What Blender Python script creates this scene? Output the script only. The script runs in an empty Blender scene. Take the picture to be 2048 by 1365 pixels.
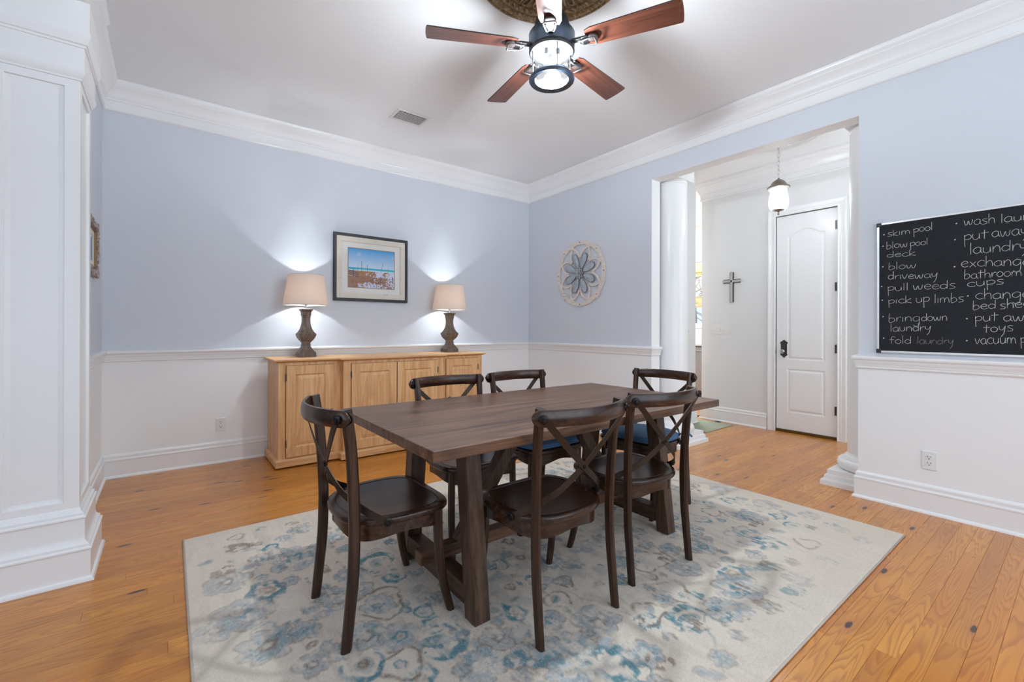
import bpy, bmesh, math, random
import numpy as np
from mathutils import Vector, Matrix
PI = math.pi
C = bpy.context.scene.collection
SC = bpy.context.scene

# ------------------------------------------------------------------ camera
F_PX, YAW, HOR, ROLL = 896.4, math.radians(52.514), 657.9, 0.0028
CAM = Vector((-3.814, -4.609, 1.16))
cd = bpy.data.cameras.new('camera'); cam = bpy.data.objects.new('camera', cd); C.objects.link(cam)
cd.sensor_fit = 'HORIZONTAL'; cd.sensor_width = 36.0; cd.lens = F_PX / 2048 * 36.0
cd.shift_y = -(682.5 - HOR) / 2048; cd.clip_start = 0.05; cd.clip_end = 60
fw = Vector((math.cos(YAW), math.sin(YAW), 0)); rt = Vector((math.sin(YAW), -math.cos(YAW), 0)); up = Vector((0, 0, 1))
r3 = rt * math.cos(ROLL) + up * math.sin(ROLL); u3 = up * math.cos(ROLL) - rt * math.sin(ROLL)
cam.matrix_world = Matrix(((r3.x, u3.x, -fw.x, CAM.x), (r3.y, u3.y, -fw.y, CAM.y), (r3.z, u3.z, -fw.z, CAM.z), (0, 0, 0, 1)))
SC.camera = cam

# ------------------------------------------------------------------ world, daylight, exposure
w = bpy.data.worlds.new('sky'); SC.world = w; w.use_nodes = True
bg = w.node_tree.nodes['Background']; bg.inputs[0].default_value = (0.64, 0.79, 1.0, 1); bg.inputs[1].default_value = 0.9
SC.view_settings.view_transform = 'Standard'; SC.view_settings.look = 'None'
SC.view_settings.gamma = 1.0; SC.view_settings.use_curve_mapping = False; SC.view_settings.exposure = 0.56
SC.cycles.use_denoising = True
SC.cycles.max_bounces = 8; SC.cycles.diffuse_bounces = 5; SC.cycles.sample_clamp_indirect = 6.0

def area_light(name, loc, target, sx, sy, watts, col=(1, 1, 1)):
    l = bpy.data.lights.new(name, 'AREA'); l.shape = 'RECTANGLE'; l.size = sx; l.size_y = sy; l.energy = watts; l.color = col
    o = bpy.data.objects.new(name, l); C.objects.link(o); o.location = loc
    o.rotation_euler = (Vector(target) - Vector(loc)).to_track_quat('-Z', 'Y').to_euler(); return o

def point_light(name, loc, watts, rad, col=(1, 1, 1), parent=None):
    l = bpy.data.lights.new(name, 'POINT'); l.energy = watts; l.shadow_soft_size = rad; l.color = col
    o = bpy.data.objects.new(name, l); C.objects.link(o); o.location = loc
    if parent: o.parent = parent
    return o

area_light('window_daylight_rear', (-2.1, -6.55, 1.6), (-2.1, 0, 1.5), 3.6, 2.3, 34, (0.86, 0.94, 1.0))
area_light('window_daylight_left', (-7.9, -3.8, 1.6), (0, -3.0, 1.4), 3.6, 2.3, 16, (0.86, 0.94, 1.0))
area_light('hall_fill_light', (0.93, -4.92, 1.7), (0.93, 0, 1.6), 1.3, 2.2, 20, (0.82, 0.92, 1.0))  # added fill to brighten the hall, set before a windowless end wall
area_light('kitchen_fill_light', (2.7, 0.0, 3.0), (2.7, 0.0, 0), 1.2, 1.2, 60, (0.92, 0.97, 1.0))  # added area light for the enclosed kitchen, no fixture there

# ------------------------------------------------------------------ node helpers
class MT:
    def __init__(s, name):
        s.m = bpy.data.materials.new(name); s.m.use_nodes = True; s.nt = s.m.node_tree; s.nt.nodes.clear()
        s.out = s.n('ShaderNodeOutputMaterial')
    def n(s, t, **kw):
        nd = s.nt.nodes.new(t)
        for k, v in kw.items(): setattr(nd, k, v)
        return nd
    def l(s, a, b): s.nt.links.new(a, b)
    def put(s, sock, v):
        if isinstance(v, (int, float)): sock.default_value = v
        elif isinstance(v, tuple): sock.default_value = v if len(v) != 3 or sock.type == 'VECTOR' else (*v, 1)
        else: s.l(v, sock)
    def obj(s): return s.n('ShaderNodeTexCoord').outputs['Object']
    def mapp(s, v, sc=(1, 1, 1), loc=(0, 0, 0), rot=(0, 0, 0)):
        m = s.n('ShaderNodeMapping'); s.l(v, m.inputs[0]); m.inputs['Scale'].default_value = sc
        m.inputs['Location'].default_value = loc; m.inputs['Rotation'].default_value = rot; return m.outputs[0]
    def vm(s, op, a, b):
        m = s.n('ShaderNodeVectorMath', operation=op); s.put(m.inputs[0], a); s.put(m.inputs[1], b); return m.outputs[0]
    def ma(s, op, a, b=0.0, clamp=False):
        m = s.n('ShaderNodeMath', operation=op); m.use_clamp = clamp; s.put(m.inputs[0], a); s.put(m.inputs[1], b); return m.outputs[0]
    def noise(s, v, scale, detail=3, rough=.5, dist=0.0):
        m = s.n('ShaderNodeTexNoise'); s.l(v, m.inputs['Vector']); m.inputs['Scale'].default_value = scale
        m.inputs['Detail'].default_value = detail; m.inputs['Roughness'].default_value = rough; m.inputs['Distortion'].default_value = dist
        return m.outputs['Fac']
    def ramp(s, f, stops, interp='LINEAR'):
        r = s.n('ShaderNodeValToRGB'); s.l(f, r.inputs[0]); cr = r.color_ramp; cr.interpolation = interp
        while len(cr.elements) < len(stops): cr.elements.new(.5)
        for e, (p, c) in zip(cr.elements, stops):
            e.position = p; e.color = (*c, 1) if isinstance(c, tuple) else (c, c, c, 1)
        return r.outputs[0]
    def mix(s, f, a, b, mode='MIX'):
        m = s.n('ShaderNodeMix', data_type='RGBA', blend_type=mode); s.put(m.inputs[0], f); s.put(m.inputs[6], a); s.put(m.inputs[7], b); return m.outputs[2]
    def bump(s, h, strength=.2, dist=.002):
        b = s.n('ShaderNodeBump'); b.inputs['Strength'].default_value = strength; b.inputs['Distance'].default_value = dist; s.l(h, b.inputs['Height']); return b.outputs[0]
    def bsdf(s, color, rough=.5, metal=0.0, normal=None, coat=0.0, spec=None, **kw):
        b = s.n('ShaderNodeBsdfPrincipled'); s.put(b.inputs['Base Color'], color); s.put(b.inputs['Roughness'], rough)
        b.inputs['Metallic'].default_value = metal; b.inputs['Coat Weight'].default_value = coat; b.inputs['Coat Roughness'].default_value = .15
        if spec is not None: b.inputs['Specular IOR Level'].default_value = spec
        if normal is not None: s.l(normal, b.inputs['Normal'])
        for k, v in kw.items(): s.put(b.inputs[k.replace('_', ' ')], v)
        s.l(b.outputs[0], s.out.inputs[0]); return b

def paint(name, col, rough=.5, var=.015, bump=.04, coat=0.0):
    t = MT(name); v = t.obj(); n = t.noise(v, 3.0, 3)
    c = t.mix(n, tuple(x * (1 - var) for x in col), tuple(min(1, x * (1 + var)) for x in col))
    h = t.noise(v, 260, 2); t.bsdf(c, rough, normal=t.bump(h, bump, .001), coat=coat); return t.m
def metal(name, col, rough=.35, var=.1):
    t = MT(name); n = t.noise(t.obj(), 30, 3)
    t.bsdf(t.mix(n, tuple(x * (1 - var) for x in col), tuple(min(1, x * (1 + var)) for x in col)), rough, 1.0); return t.m
def plain(name, col, rough=.5, metal_=0.0):
    t = MT(name); n = t.noise(t.obj(), 12, 2); t.bsdf(t.mix(n, tuple(x * .97 for x in col), tuple(min(1, x * 1.03) for x in col)), rough, metal_); return t.m
def emis(name, col, st):
    t = MT(name); e = t.n('ShaderNodeEmission'); e.inputs[0].default_value = (*col, 1); e.inputs[1].default_value = st; t.l(e.outputs[0], t.out.inputs[0]); return t.m
def thin_glass(name, tint=(1, 1, 1), refl=.12):
    t = MT(name); a = t.n('ShaderNodeBsdfTransparent'); a.inputs[0].default_value = (*tint, 1)
    g = t.n('ShaderNodeBsdfGlossy'); g.inputs['Roughness'].default_value = .06
    fr = t.n('ShaderNodeLayerWeight'); fr.inputs[0].default_value = .25
    f = t.ma('ADD', t.ma('MULTIPLY', fr.outputs['Facing'], .5), refl * .3)
    m = t.n('ShaderNodeMixShader'); t.l(f, m.inputs[0]); t.l(a.outputs[0], m.inputs[1]); t.l(g.outputs[0], m.inputs[2]); t.l(m.outputs[0], t.out.inputs[0]); return t.m

def wood(name, dark, mid, light, axis='X', grain=1.0, rough=.4, coat=0.0, streak=.5, rings=9, rnd=True, fine=.35, spec=.5):
    """stained wood, grain running along the object's own axis"""
    t = MT(name); v = t.obj()
    if rnd:
        oi = t.n('ShaderNodeObjectInfo'); cx = t.n('ShaderNodeCombineXYZ')
        for i, k in enumerate((37.0, 61.0, 23.0)): t.l(t.ma('MULTIPLY', oi.outputs['Random'], k), cx.inputs[i])
        v = t.vm('ADD', v, cx.outputs[0])
    lo, hi = .9 * grain, 7.0 * grain
    sc = {'X': (lo, hi, hi), 'Y': (hi, lo, hi), 'Z': (hi, hi, lo)}[axis]
    vs = t.mapp(v, sc)
    n = t.noise(vs, 1.0, 2, .45, .25)
    fr = t.ma('FRACT', t.ma('MULTIPLY', n, rings))
    ring = t.ramp(fr, [(0, 0.15), (.55, .35), (.86, 1.0), (1.0, .2)])
    st = t.noise(t.mapp(v, tuple(x * (3.2 if x == hi else 1.2) for x in sc)), 1.6, 5, .65)
    fi = t.noise(t.mapp(v, tuple(x * (22 if x == hi else 5) for x in sc)), 1.0, 3, .6)
    base = t.ramp(st, [(.3, dark), (.5, mid), (.72, light)])
    c = t.mix(t.ma('MULTIPLY', ring, streak), base, dark)
    c = t.mix(t.ma('MULTIPLY', t.ramp(fi, [(.45, 0.0), (.7, 1.0)]), fine), c, tuple(x * .55 for x in dark))
    t.bsdf(c, rough, normal=t.bump(fi, .12, .001), coat=coat, spec=spec); return t.m

def plank_mat():
    t = MT('heart_pine'); v = t.obj(); oi = t.n('ShaderNodeObjectInfo'); cx = t.n('ShaderNodeCombineXYZ')
    for i, k in enumerate((91.0, 57.0, 33.0)): t.l(t.ma('MULTIPLY', oi.outputs['Random'], k), cx.inputs[i])
    vo = t.vm('ADD', v, cx.outputs[0])
    n = t.noise(t.mapp(vo, (.85, 9.5, 1.0)), 1.0, 2.5, .45, .45)
    fr = t.ma('FRACT', t.ma('MULTIPLY', n, 21.0))
    ring = t.ramp(fr, [(0, 0.0), (.45, .12), (.86, .85), (.96, .5), (1.0, 0.0)])
    fine = t.noise(t.mapp(vo, (5, 160, 1)), 1.0, 3, .6)
    broad = t.noise(t.mapp(vo, (.7, 2.5, 1)), 1.0, 2)
    base = t.ramp(broad, [(.3, (.55, .20, .022)), (.55, (.72, .295, .036)), (.75, (.82, .38, .060))])
    c = t.mix(t.ma('MULTIPLY', ring, .80), base, (.38, .115, .012))
    c = t.mix(t.ma('MULTIPLY', fine, .42), c, (.36, .115, .015))
    tone = t.ramp(oi.outputs['Random'], [(0, (.86, .84, .80)), (.4, (1, 1, 1)), (.7, (1.0, .93, .86)), (1, (.93, .98, 1.0))])
    c = t.mix(1.0, c, tone, 'MULTIPLY')
    vor = t.n('ShaderNodeTexVoronoi'); vor.voronoi_dimensions = '2D'; vor.inputs['Scale'].default_value = 1.0
    t.l(t.mapp(vo, (1.5, 5.0, 1)), vor.inputs['Vector'])
    d = t.ma('ADD', vor.outputs['Distance'], t.ma('MULTIPLY', t.ma('SUBTRACT', t.noise(t.mapp(vo, (20, 60, 1)), 1.0, 2), .5), .035)); sel = t.ma('GREATER_THAN', t.ramp(vor.outputs['Color'], [(0, 0.0), (1, 1.0)]), .50)
    halo = t.ma('MULTIPLY', t.ramp(d, [(.05, 1.0), (.16, 0.0)]), sel); core = t.ma('MULTIPLY', t.ramp(d, [(.040, 1.0), (.058, 0.0)]), sel)
    c = t.mix(t.ma('MULTIPLY', halo, .55), c, (.42, .14, .03)); c = t.mix(core, c, (.045, .014, .007))
    t.bsdf(c, .30, normal=t.bump(fine, .05, .0005), coat=.35); return t.m

WHITE = paint('white_trim_paint', (.85, .85, .85), .32, .01, .02, .15)
WALLW = paint('white_wall_paint', (.86, .86, .86), .6, .012, .05)
WALLB = paint('pale_blue_wall_paint', (.655, .685, .742), .62, .012, .05)
CEIL = paint('ceiling_paint', (.86, .87, .88), .75, .01, .06)
HALLW = paint('hall_wall_paint', (.76, .76, .755), .6, .012, .05)
PINE = plank_mat()
PINE_GAP = plain('dark_gap_between_planks', (.16, .06, .015), .8)
TABLE_X = wood('walnut_stain_along_x', (.040, .020, .012), (.170, .082, .046), (.270, .145, .088), 'X', .8, .34, .0, .55, 7, spec=.35)
TABLE_Y = wood('walnut_stain_along_y', (.030, .016, .010), (.085, .047, .030), (.140, .082, .054), 'Y', 1.0, .42, .0, .5, 7, spec=.3)
TABLE_Z = wood('walnut_stain_upright', (.030, .016, .010), (.092, .051, .032), (.155, .090, .058), 'Z', 1.0, .42, .0, .5, 7, spec=.3)
CH_X = wood('espresso_stain_along_x', (.012, .006, .004), (.045, .018, .010), (.100, .041, .021), 'X', 1.2, .26, .0, .4, 6, spec=.45)
CH_Y = wood('espresso_stain_along_y', (.012, .006, .004), (.042, .018, .010), (.085, .036, .020), 'Y', 1.2, .26, .0, .4, 6, spec=.45)
CH_Z = wood('espresso_stain_upright', (.014, .007, .005), (.048, .022, .013), (.095, .044, .026), 'Z', 1.2, .30, .0, .35, 6, spec=.35)
OAK_Z = wood('natural_oak_upright', (.58, .29, .115), (.78, .46, .215), (.86, .56, .29), 'Z', .85, .42, .0, .6, 8, fine=.18, spec=.4)
OAK_X = wood('natural_oak_along_x', (.58, .29, .115), (.78, .46, .215), (.86, .56, .29), 'X', .85, .42, .0, .6, 8, fine=.18, spec=.4)
BLADE = wood('fan_blade_cherry', (.060, .017, .010), (.11, .034, .020), (.165, .056, .032), 'X', 1.6, .35, .3, .35, 7)
BLADE_DK = plain('fan_blade_dark_edge', (.035, .022, .02), .5)
LAMPW = wood('weathered_lamp_wood', (.06, .040, .030), (.17, .115, .085), (.26, .19, .15), 'Z', 2.0, .5, .1, .4, 6)
IRON = metal('dark_iron', (.09, .085, .085), .42)
STRAP = metal('bronze_strap', (.060, .045, .036), .48)
STRAP_D = metal('black_strap', (.03, .028, .028), .4)
GALV = metal('galvanised_steel', (.12, .155, .21), .38, .2)
SILVER = metal('brushed_nickel', (.72, .72, .72), .25)
ALU = metal('board_aluminium', (.75, .75, .74), .35)
BRASS = metal('antique_brass', (.42, .34, .22), .35)
BLACKP = plain('black_plastic', (.02, .02, .022), .4)
PLATE = plain('white_plastic', (.78, .78, .76), .3)
SLOT = plain('slot_black', (.01, .01, .01), .6)
GLASS = thin_glass('clear_glass')
BULB = emis('glowing_bulb', (.95, .98, 1.0), 12.0)

# ------------------------------------------------------------------ object helpers
def link(name, me, m, parent=None, loc=None, smooth=False):
    o = bpy.data.objects.new(name, me); C.objects.link(o)
    for mm in (m if isinstance(m, (list, tuple)) else [m]): me.materials.append(mm)
    if parent: o.parent = parent
    if loc is not None: o.location = loc
    if smooth:
        for p in me.polygons: p.use_smooth = True
    return o
def obj(name, bm, m, parent=None, loc=None, smooth=False, sharp=None):
    bmesh.ops.recalc_face_normals(bm, faces=bm.faces)
    me = bpy.data.meshes.new(name); bm.to_mesh(me); bm.free()
    o = link(name, me, m, parent, loc, smooth or sharp is not None)
    if sharp is not None: me.set_sharp_from_angle(angle=math.radians(sharp))
    return o
def thing(name, label, cat, loc=(0, 0, 0), rz=0.0, group=None):
    o = bpy.data.objects.new(name, None); C.objects.link(o); o.location = loc; o.rotation_euler = (0, 0, rz); o.empty_display_size = .1
    o['label'] = label; o['category'] = cat
    if group: o['group'] = group
    return o
def tag(o, label, cat, group=None):
    o['label'] = label; o['category'] = cat
    if group: o['group'] = group
    return o
def struct(o): o['kind'] = 'structure'; return o
def box(bm, lo, hi, bev=0.0, mi=0):
    vs = [bm.verts.new((x, y, z)) for z in (lo[2], hi[2]) for y in (lo[1], hi[1]) for x in (lo[0], hi[0])]
    fs = [bm.faces.new([vs[i] for i in q]) for q in ((0, 2, 3, 1), (4, 5, 7, 6), (0, 1, 5, 4), (2, 6, 7, 3), (0, 4, 6, 2), (1, 3, 7, 5))]
    for f in fs: f.material_index = mi
    if bev > 0:
        es = list({e for f in fs for e in f.edges}); bmesh.ops.bevel(bm, geom=es, offset=bev, segments=2, affect='EDGES', profile=.5)
    return bm
def nb(): return bmesh.new()
def bx(name, lo, hi, m, parent=None, bev=0.0, loc=None): return obj(name, box(nb(), lo, hi, bev), m, parent, loc)
def lathe(bm, prof, seg=32, cen=(0, 0, 0), cap=True, a0=0.0, a1=2 * PI):
    full = abs(a1 - a0 - 2 * PI) < 1e-6; rings = []
    for r, z in prof:
        rings.append([bm.verts.new((cen[0] + r * math.cos(a0 + (a1 - a0) * i / seg), cen[1] + r * math.sin(a0 + (a1 - a0) * i / seg), cen[2] + z)) for i in range(seg if full else seg + 1)])
    n = len(rings[0])
    for a, b in zip(rings, rings[1:]):
        for i in range(n if full else n - 1): bm.faces.new((a[i], a[(i + 1) % n], b[(i + 1) % n], b[i]))
    if cap:
        if prof[0][0] > 1e-5: bm.faces.new(rings[0][::-1])
        if prof[-1][0] > 1e-5: bm.faces.new(rings[-1])
    return bm
def frames(pts, normals=None):
    P = [Vector(p) for p in pts]; out = []
    nprev = None
    for i, p in enumerate(P):
        t = (P[min(i + 1, len(P) - 1)] - P[max(i - 1, 0)]).normalized()
        if normals: n = Vector(normals[i])
        elif nprev is None: n = Vector((0, 0, 1)) if abs(t.z) < .9 else Vector((0, 1, 0))
        else: n = nprev
        n = (n - t * n.dot(t)).normalized(); nprev = n; out.append((p, t, n, t.cross(n)))
    return out
def sweep(bm, pts, sec, normals=None, scales=None, cap=True, closed=False, mi=0):
    """sec: list of (a,b): a along normal, b along binormal"""
    fr = frames(pts, normals); rings = []
    for i, (p, t, n, b) in enumerate(fr):
        s = scales[i] if scales else (1, 1)
        rings.append([bm.verts.new(p + n * (x * s[0]) + b * (y * s[1])) for x, y in sec])
    k = len(sec); pairs = list(zip(rings, rings[1:])) + ([(rings[-1], rings[0])] if closed else [])
    for a, c in pairs:
        for i in range(k): bm.faces.new((a[i], a[(i + 1) % k], c[(i + 1) % k], c[i])).material_index = mi
    if cap and not closed: bm.faces.new(rings[0][::-1]).material_index = mi; bm.faces.new(rings[-1]).material_index = mi
    return bm
def circ(r, n=10, r2=None): return [(r * math.cos(2 * PI * i / n), (r2 or r) * math.sin(2 * PI * i / n)) for i in range(n)]
def rrect(w, h, c): 
    w /= 2; h /= 2; return [(w - c, -h), (w, -h + c), (w, h - c), (w - c, h), (-w + c, h), (-w, h - c), (-w, -h + c), (-w + c, -h)]
def catmull(P, n=6, closed=False):
    P = [Vector(p) for p in P]; out = []; L = len(P); rng = range(L if closed else L - 1)
    for i in rng:
        g = (lambda k: P[k % L]) if closed else (lambda k: P[max(0, min(L - 1, k))])
        p0, p1, p2, p3 = g(i - 1), g(i), g(i + 1), g(i + 2)
        for j in range(n):
            t = j / n
            out.append(.5 * ((2 * p1) + (p2 - p0) * t + (2 * p0 - 5 * p1 + 4 * p2 - p3) * t * t + (3 * p1 - p0 - 3 * p2 + p3) * t ** 3))
    if not closed: out.append(P[-1])
    return out
def mold(bm, path, prof, mi=0):
    """profile (d,z) swept along an XY path, d to the right of travel, mitred"""
    P = [Vector(p) for p in path]; N = []
    for i in range(len(P) - 1):
        d = (P[i + 1] - P[i]).normalized(); N.append(Vector((d.y, -d.x)))
    off = []
    for i in range(len(P)):
        if i == 0: off.append(N[0])
        elif i == len(P) - 1: off.append(N[-1])
        else:
            m = N[i - 1] + N[i]; off.append(m / (1 + N[i - 1].dot(N[i])) if (1 + N[i - 1].dot(N[i])) > 1e-4 else N[i])
    rings = [[bm.verts.new((P[i].x + off[i].x * d, P[i].y + off[i].y * d, z)) for d, z in prof] for i in range(len(P))]
    k = len(prof)
    for a, b in zip(rings, rings[1:]):
        for i in range(k): bm.faces.new((a[i], a[(i + 1) % k], b[(i + 1) % k], b[i])).material_index = mi
    bm.faces.new(rings[0]); bm.faces.new(rings[-1][::-1]); return bm
def dup(root, loc, rz, label=None, group=None):
    def cp(o, par):
        c = o.copy(); C.objects.link(c); c.parent = par
        for ch in list(o.children): cp(ch, c)
        return c
    r = cp(root, None); r.location = loc; r.rotation_euler = (0, 0, rz)
    if label: r['label'] = label
    if group: r['group'] = group
    return r
def disc_bolt(bm, c, n, r, h, seg=12):
    n = Vector(n).normalized(); q = n.to_track_quat('Z', 'Y').to_matrix().to_4x4(); q.translation = Vector(c)
    b2 = nb(); lathe(b2, [(r, 0), (r, h * .6), (r * .7, h), (0.0001, h)], seg, cap=False)
    me = bpy.data.meshes.new('tmp'); b2.transform(q); b2.to_mesh(me); b2.free(); bm.from_mesh(me); bpy.data.meshes.remove(me); return bm
H = 3.048
YF = -6.6

# ------------------------------------------------------------------ shell
def wallseg(bm, x0, x1, y0, y1, z0, z1, blue=None, split=.93):
    """blue: 'x0','x1','y0','y1' face that carries the two-tone paint"""
    for a, b, up_ in ((z0, min(z1, split), 0), (max(z0, split), z1, 1)):
        if b - a < 1e-4: continue
        n0 = len(bm.faces); box(bm, (x0, y0, a), (x1, y1, b)); bm.faces.ensure_lookup_table()
        if up_ and blue:
            for f in list(bm.faces)[n0:]:
                f.normal_update(); c = f.calc_center_median()
                if {'x0': abs(c.x - x0), 'x1': abs(c.x - x1), 'y0': abs(c.y - y0), 'y1': abs(c.y - y1)}[blue] < 1e-4: f.material_index = 1
b = nb(); box(b, (-8, YF, -.12), (4.2, 1.7, -.004)); FLOOR = struct(obj('floor', b, PINE_GAP))
b = nb(); box(b, (-8, YF, H), (4.2, 1.7, H + .1)); struct(obj('ceiling', b, CEIL))
b = nb(); wallseg(b, -4.6, 1.38, 0, .14, 0, H, 'y0'); struct(obj('wall_back', b, [WALLW, WALLB]))
b = nb(); wallseg(b, 0, .137, -1.915, 0, 0, H, 'x0'); wallseg(b, 0, .137, -3.6, -1.915, 2.65, H, 'x0'); wallseg(b, 0, .137, YF, -3.6, 0, H, 'x0')
struct(obj('wall_right', b, [WALLW, WALLB]))
b = nb(); wallseg(b, -4.42, -4.216, -1.0, 0, 0, H, 'x1'); wallseg(b, -4.42, -4.196, -1.340, -1.0, 0, H, 'x1')
struct(obj('wall_left', b, [WALLW, WALLB]))
b = nb(); wallseg(b, -4.42, -4.196, YF, -1.340, 2.65, H, 'x1'); struct(obj('trim_7', b, [WALLW, WALLB]))
b = nb()
for x0, x1 in ((-8, -7.6), (-5.2, -4.3), (-4.2, -3.9), (-.35, .9), (1.6, 4.2)): box(b, (x0, YF - .14, 0), (x1, YF, H))
for x0, x1 in ((-7.6, -5.2), (-3.9, -.35)): box(b, (x0, YF - .14, 0), (x1, YF, .35)); box(b, (x0, YF - .14, 2.8), (x1, YF, H))
box(b, (.9, YF - .14, 0), (1.6, YF, H)); box(b, (-4.3, YF - .14, 0), (-4.2, YF, H))
struct(obj('wall_front', b, WALLW))
b = nb(); box(b, (-8.14, YF, 0), (-8, -5.7, H)); box(b, (-8.14, -5.7, 0), (-8, -1.9, .35)); box(b, (-8.14, -5.7, 2.8), (-8, -1.9, H)); box(b, (-8.14, -1.9, 0), (-8, 1.7, H)); box(b, (-8, 1.56, 0), (-4.6, 1.7, H)); box(b, (-4.6, .14, 0), (-4.46, 1.56, H))
struct(obj('wall_adjacent_room', b, WALLW))
b = nb(); box(b, (1.72, -5.1, 0), (1.86, -2.975, H)); box(b, (1.72, -2.975, 2.455), (1.86, -2.36, H)); box(b, (1.72, -2.36, 0), (1.86, -1.468, H)); box(b, (1.80, -2.975, 0), (1.86, -2.36, 2.455))
struct(obj('wall_hall', b, HALLW))
b = nb(); box(b, (.137, -1.58, 0), (1.38, -1.44, H)); box(b, (1.24, -1.44, 0), (1.38, 1.56, H)); struct(obj('wall_hall_side', b, HALLW))
b = nb(); box(b, (.137, -5.1, 0), (1.86, -5.0, H)); struct(obj('wall_hall_end', b, HALLW))
# kitchen shell with its window opening
WY0, WY1, WZ0, WZ1 = -.55, .55, 1.22, 2.30
b = nb(); box(b, (3.95, -1.6, 0), (4.09, WY0, H)); box(b, (3.95, WY1, 0), (4.09, 1.6, H)); box(b, (3.95, WY0, 0), (4.09, WY1, WZ0)); box(b, (3.95, WY0, WZ1), (4.09, WY1, H))
box(b, (1.38, 1.46, 0), (3.95, 1.6, H)); box(b, (1.86, -1.64, 0), (3.95, -1.50, H)); struct(obj('wall_kitchen', b, WALLW))

# crown, chair rail, baseboards
CROWN = [(0, 2.825), (.010, 2.825), (.018, 2.832), (.018, 2.840), (.012, 2.846), (.016, 2.90), (.022, 2.905), (.022, 2.918), (.030, 2.925), (.036, 2.945), (.050, 2.972), (.066, 2.990), (.076, 2.998), (.076, 3.006), (.086, 3.016), (.094, 3.030), (.094, H - .001), (0, H - .001)]
RAIL = [(0, .893), (.010, .895), (.013, .903), (.010, .908), (.014, .912), (.016, .930), (.020, .935), (.022, .950), (.030, .956), (.034, .966), (.032, .976), (.024, .982), (.012, .986), (0, .987)]
BASE = [(0, 0), (.030, 0), (.030, .004), (.028, .012), (.022, .018), (.018, .020), (.018, .128), (.021, .132), (.021, .140), (.014, .146), (.012, .158), (.014, .163), (.012, .172), (.004, .181), (0, .183)]
def trim(name, path, prof, m=WHITE, sharp=35): return struct(obj(name, mold(nb(), path, prof), m, sharp=sharp))
trim('trim_1', [(-4.196, YF), (-4.196, -1.0), (-4.216, -1.0), (-4.216, 0), (0, 0), (0, YF)], CROWN)
trim('trim_2', [(-4.196, -1.342), (-4.196, -1.0), (-4.216, -1.0), (-4.216, 0), (0, 0), (0, -1.915), (.137, -1.915)], RAIL)
trim('trim_3', [(.137, -3.6), (0, -3.6), (0, YF)], RAIL)
trim('baseboard_back', [(-4.196, -1.342), (-4.196, -1.0), (-4.216, -1.0), (-4.216, 0), (0, 0), (0, -1.915), (.137, -1.915)], BASE)
trim('baseboard_right', [(.137, -3.6), (0, -3.6), (0, YF)], BASE)
trim('trim_4', [(1.86, -1.468), (1.72, -1.468), (1.72, -4.99)], CROWN)
trim('baseboard_hall', [(1.86, -1.468), (1.72, -1.468), (1.72, -2.28)], BASE)
trim('baseboard_hall_side', [(.14, -1.58), (1.38, -1.58), (1.38, -1.44)], BASE)
trim('trim_5', [(3.95, 1.46), (3.95, -1.46)], CROWN)
trim('trim_6', [(3.95, .85), (3.95, -.85)], [(0, 2.40), (.05, 2.40), (.06, 2.43), (.06, 2.52), (.09, 2.56), (.09, 2.60), (0, 2.60)])

# ------------------------------------------------------------------ floor boards
random.seed(11)
def plank_mesh(L, wd):
    me = bpy.data.meshes.new('plank'); c = .0009; h = wd / 2; l = L / 2
    v = [(-l, -h, -.006), (l, -h, -.006), (l, h, -.006), (-l, h, -.006), (-l, -h, -c), (l, -h, -c), (l, h, -c), (-l, h, -c), (-l + c, -h + c, 0), (l - c, -h + c, 0), (l - c, h - c, 0), (-l + c, h - c, 0)]
    f = [(0, 1, 5, 4), (1, 2, 6, 5), (2, 3, 7, 6), (3, 0, 4, 7), (4, 5, 9, 8), (5, 6, 10, 9), (6, 7, 11, 10), (7, 4, 8, 11), (8, 9, 10, 11)]
    me.from_pydata(v, [], f); me.materials.append(PINE); return me
PW = .0695; GAP = .0005
lens = {L: plank_mesh(L - GAP, PW - GAP) for L in (.9, 1.2, 1.5, 1.8, 2.1, 2.4, 2.8)}
planks = []; y = -.02 - PW / 2
row = 0
while y > -5.35:
    x = -4.55 - random.random() * 1.1 if y < -1.75 else -4.25
    if y < -4.0: x = -4.2 - random.random() * 1.6
    end = 1.76 if -3.62 < y < -1.5 else (-.0 if y > -1.9 else .02)
    if y > -1.9: end = .0
    while x < end:
        L = random.choice(list(lens)); 
        inside = x > -3.72 and x + L < -.56 and -3.92 < y < -1.64
        if not inside: planks.append((x + L / 2, y, L))
        x += L
    y -= PW; row += 1
for i, (x, y, L) in enumerate(planks[:298] if len(planks) > 298 else planks):
    o = bpy.data.objects.new('plank', lens[L]); C.objects.link(o); o.parent = FLOOR; o.location = (x, y, 0)
b = nb(); rest = planks[298:]
def addpl(b, x, y, L):
    h = (PW - GAP) / 2; l = (L - GAP) / 2; f = b.faces.new([b.verts.new(p) for p in ((x - l, y - h, 0), (x + l, y - h, 0), (x + l, y + h, 0), (x - l, y + h, 0))])
for p in rest: addpl(b, *p)
y = -.02 + PW / 2
while y < 1.5:
    x = 1.3 + random.random() * .3
    while x < 3.95: addpl(b, x + .75, y, 1.5); x += 1.5
    y += PW
y = -.02 - PW / 2
while y > -5.0:
    x = 1.4 if y > -1.5 else (.1 if y > -1.9 or y < -3.62 else 9)
    while x < (3.9 if y > -1.45 else 1.7): addpl(b, x + .6, y, 1.2); x += 1.2
    y -= PW
o = obj('remaining_planks', b, PINE, FLOOR); o['kind'] = 'stuff'

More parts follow.
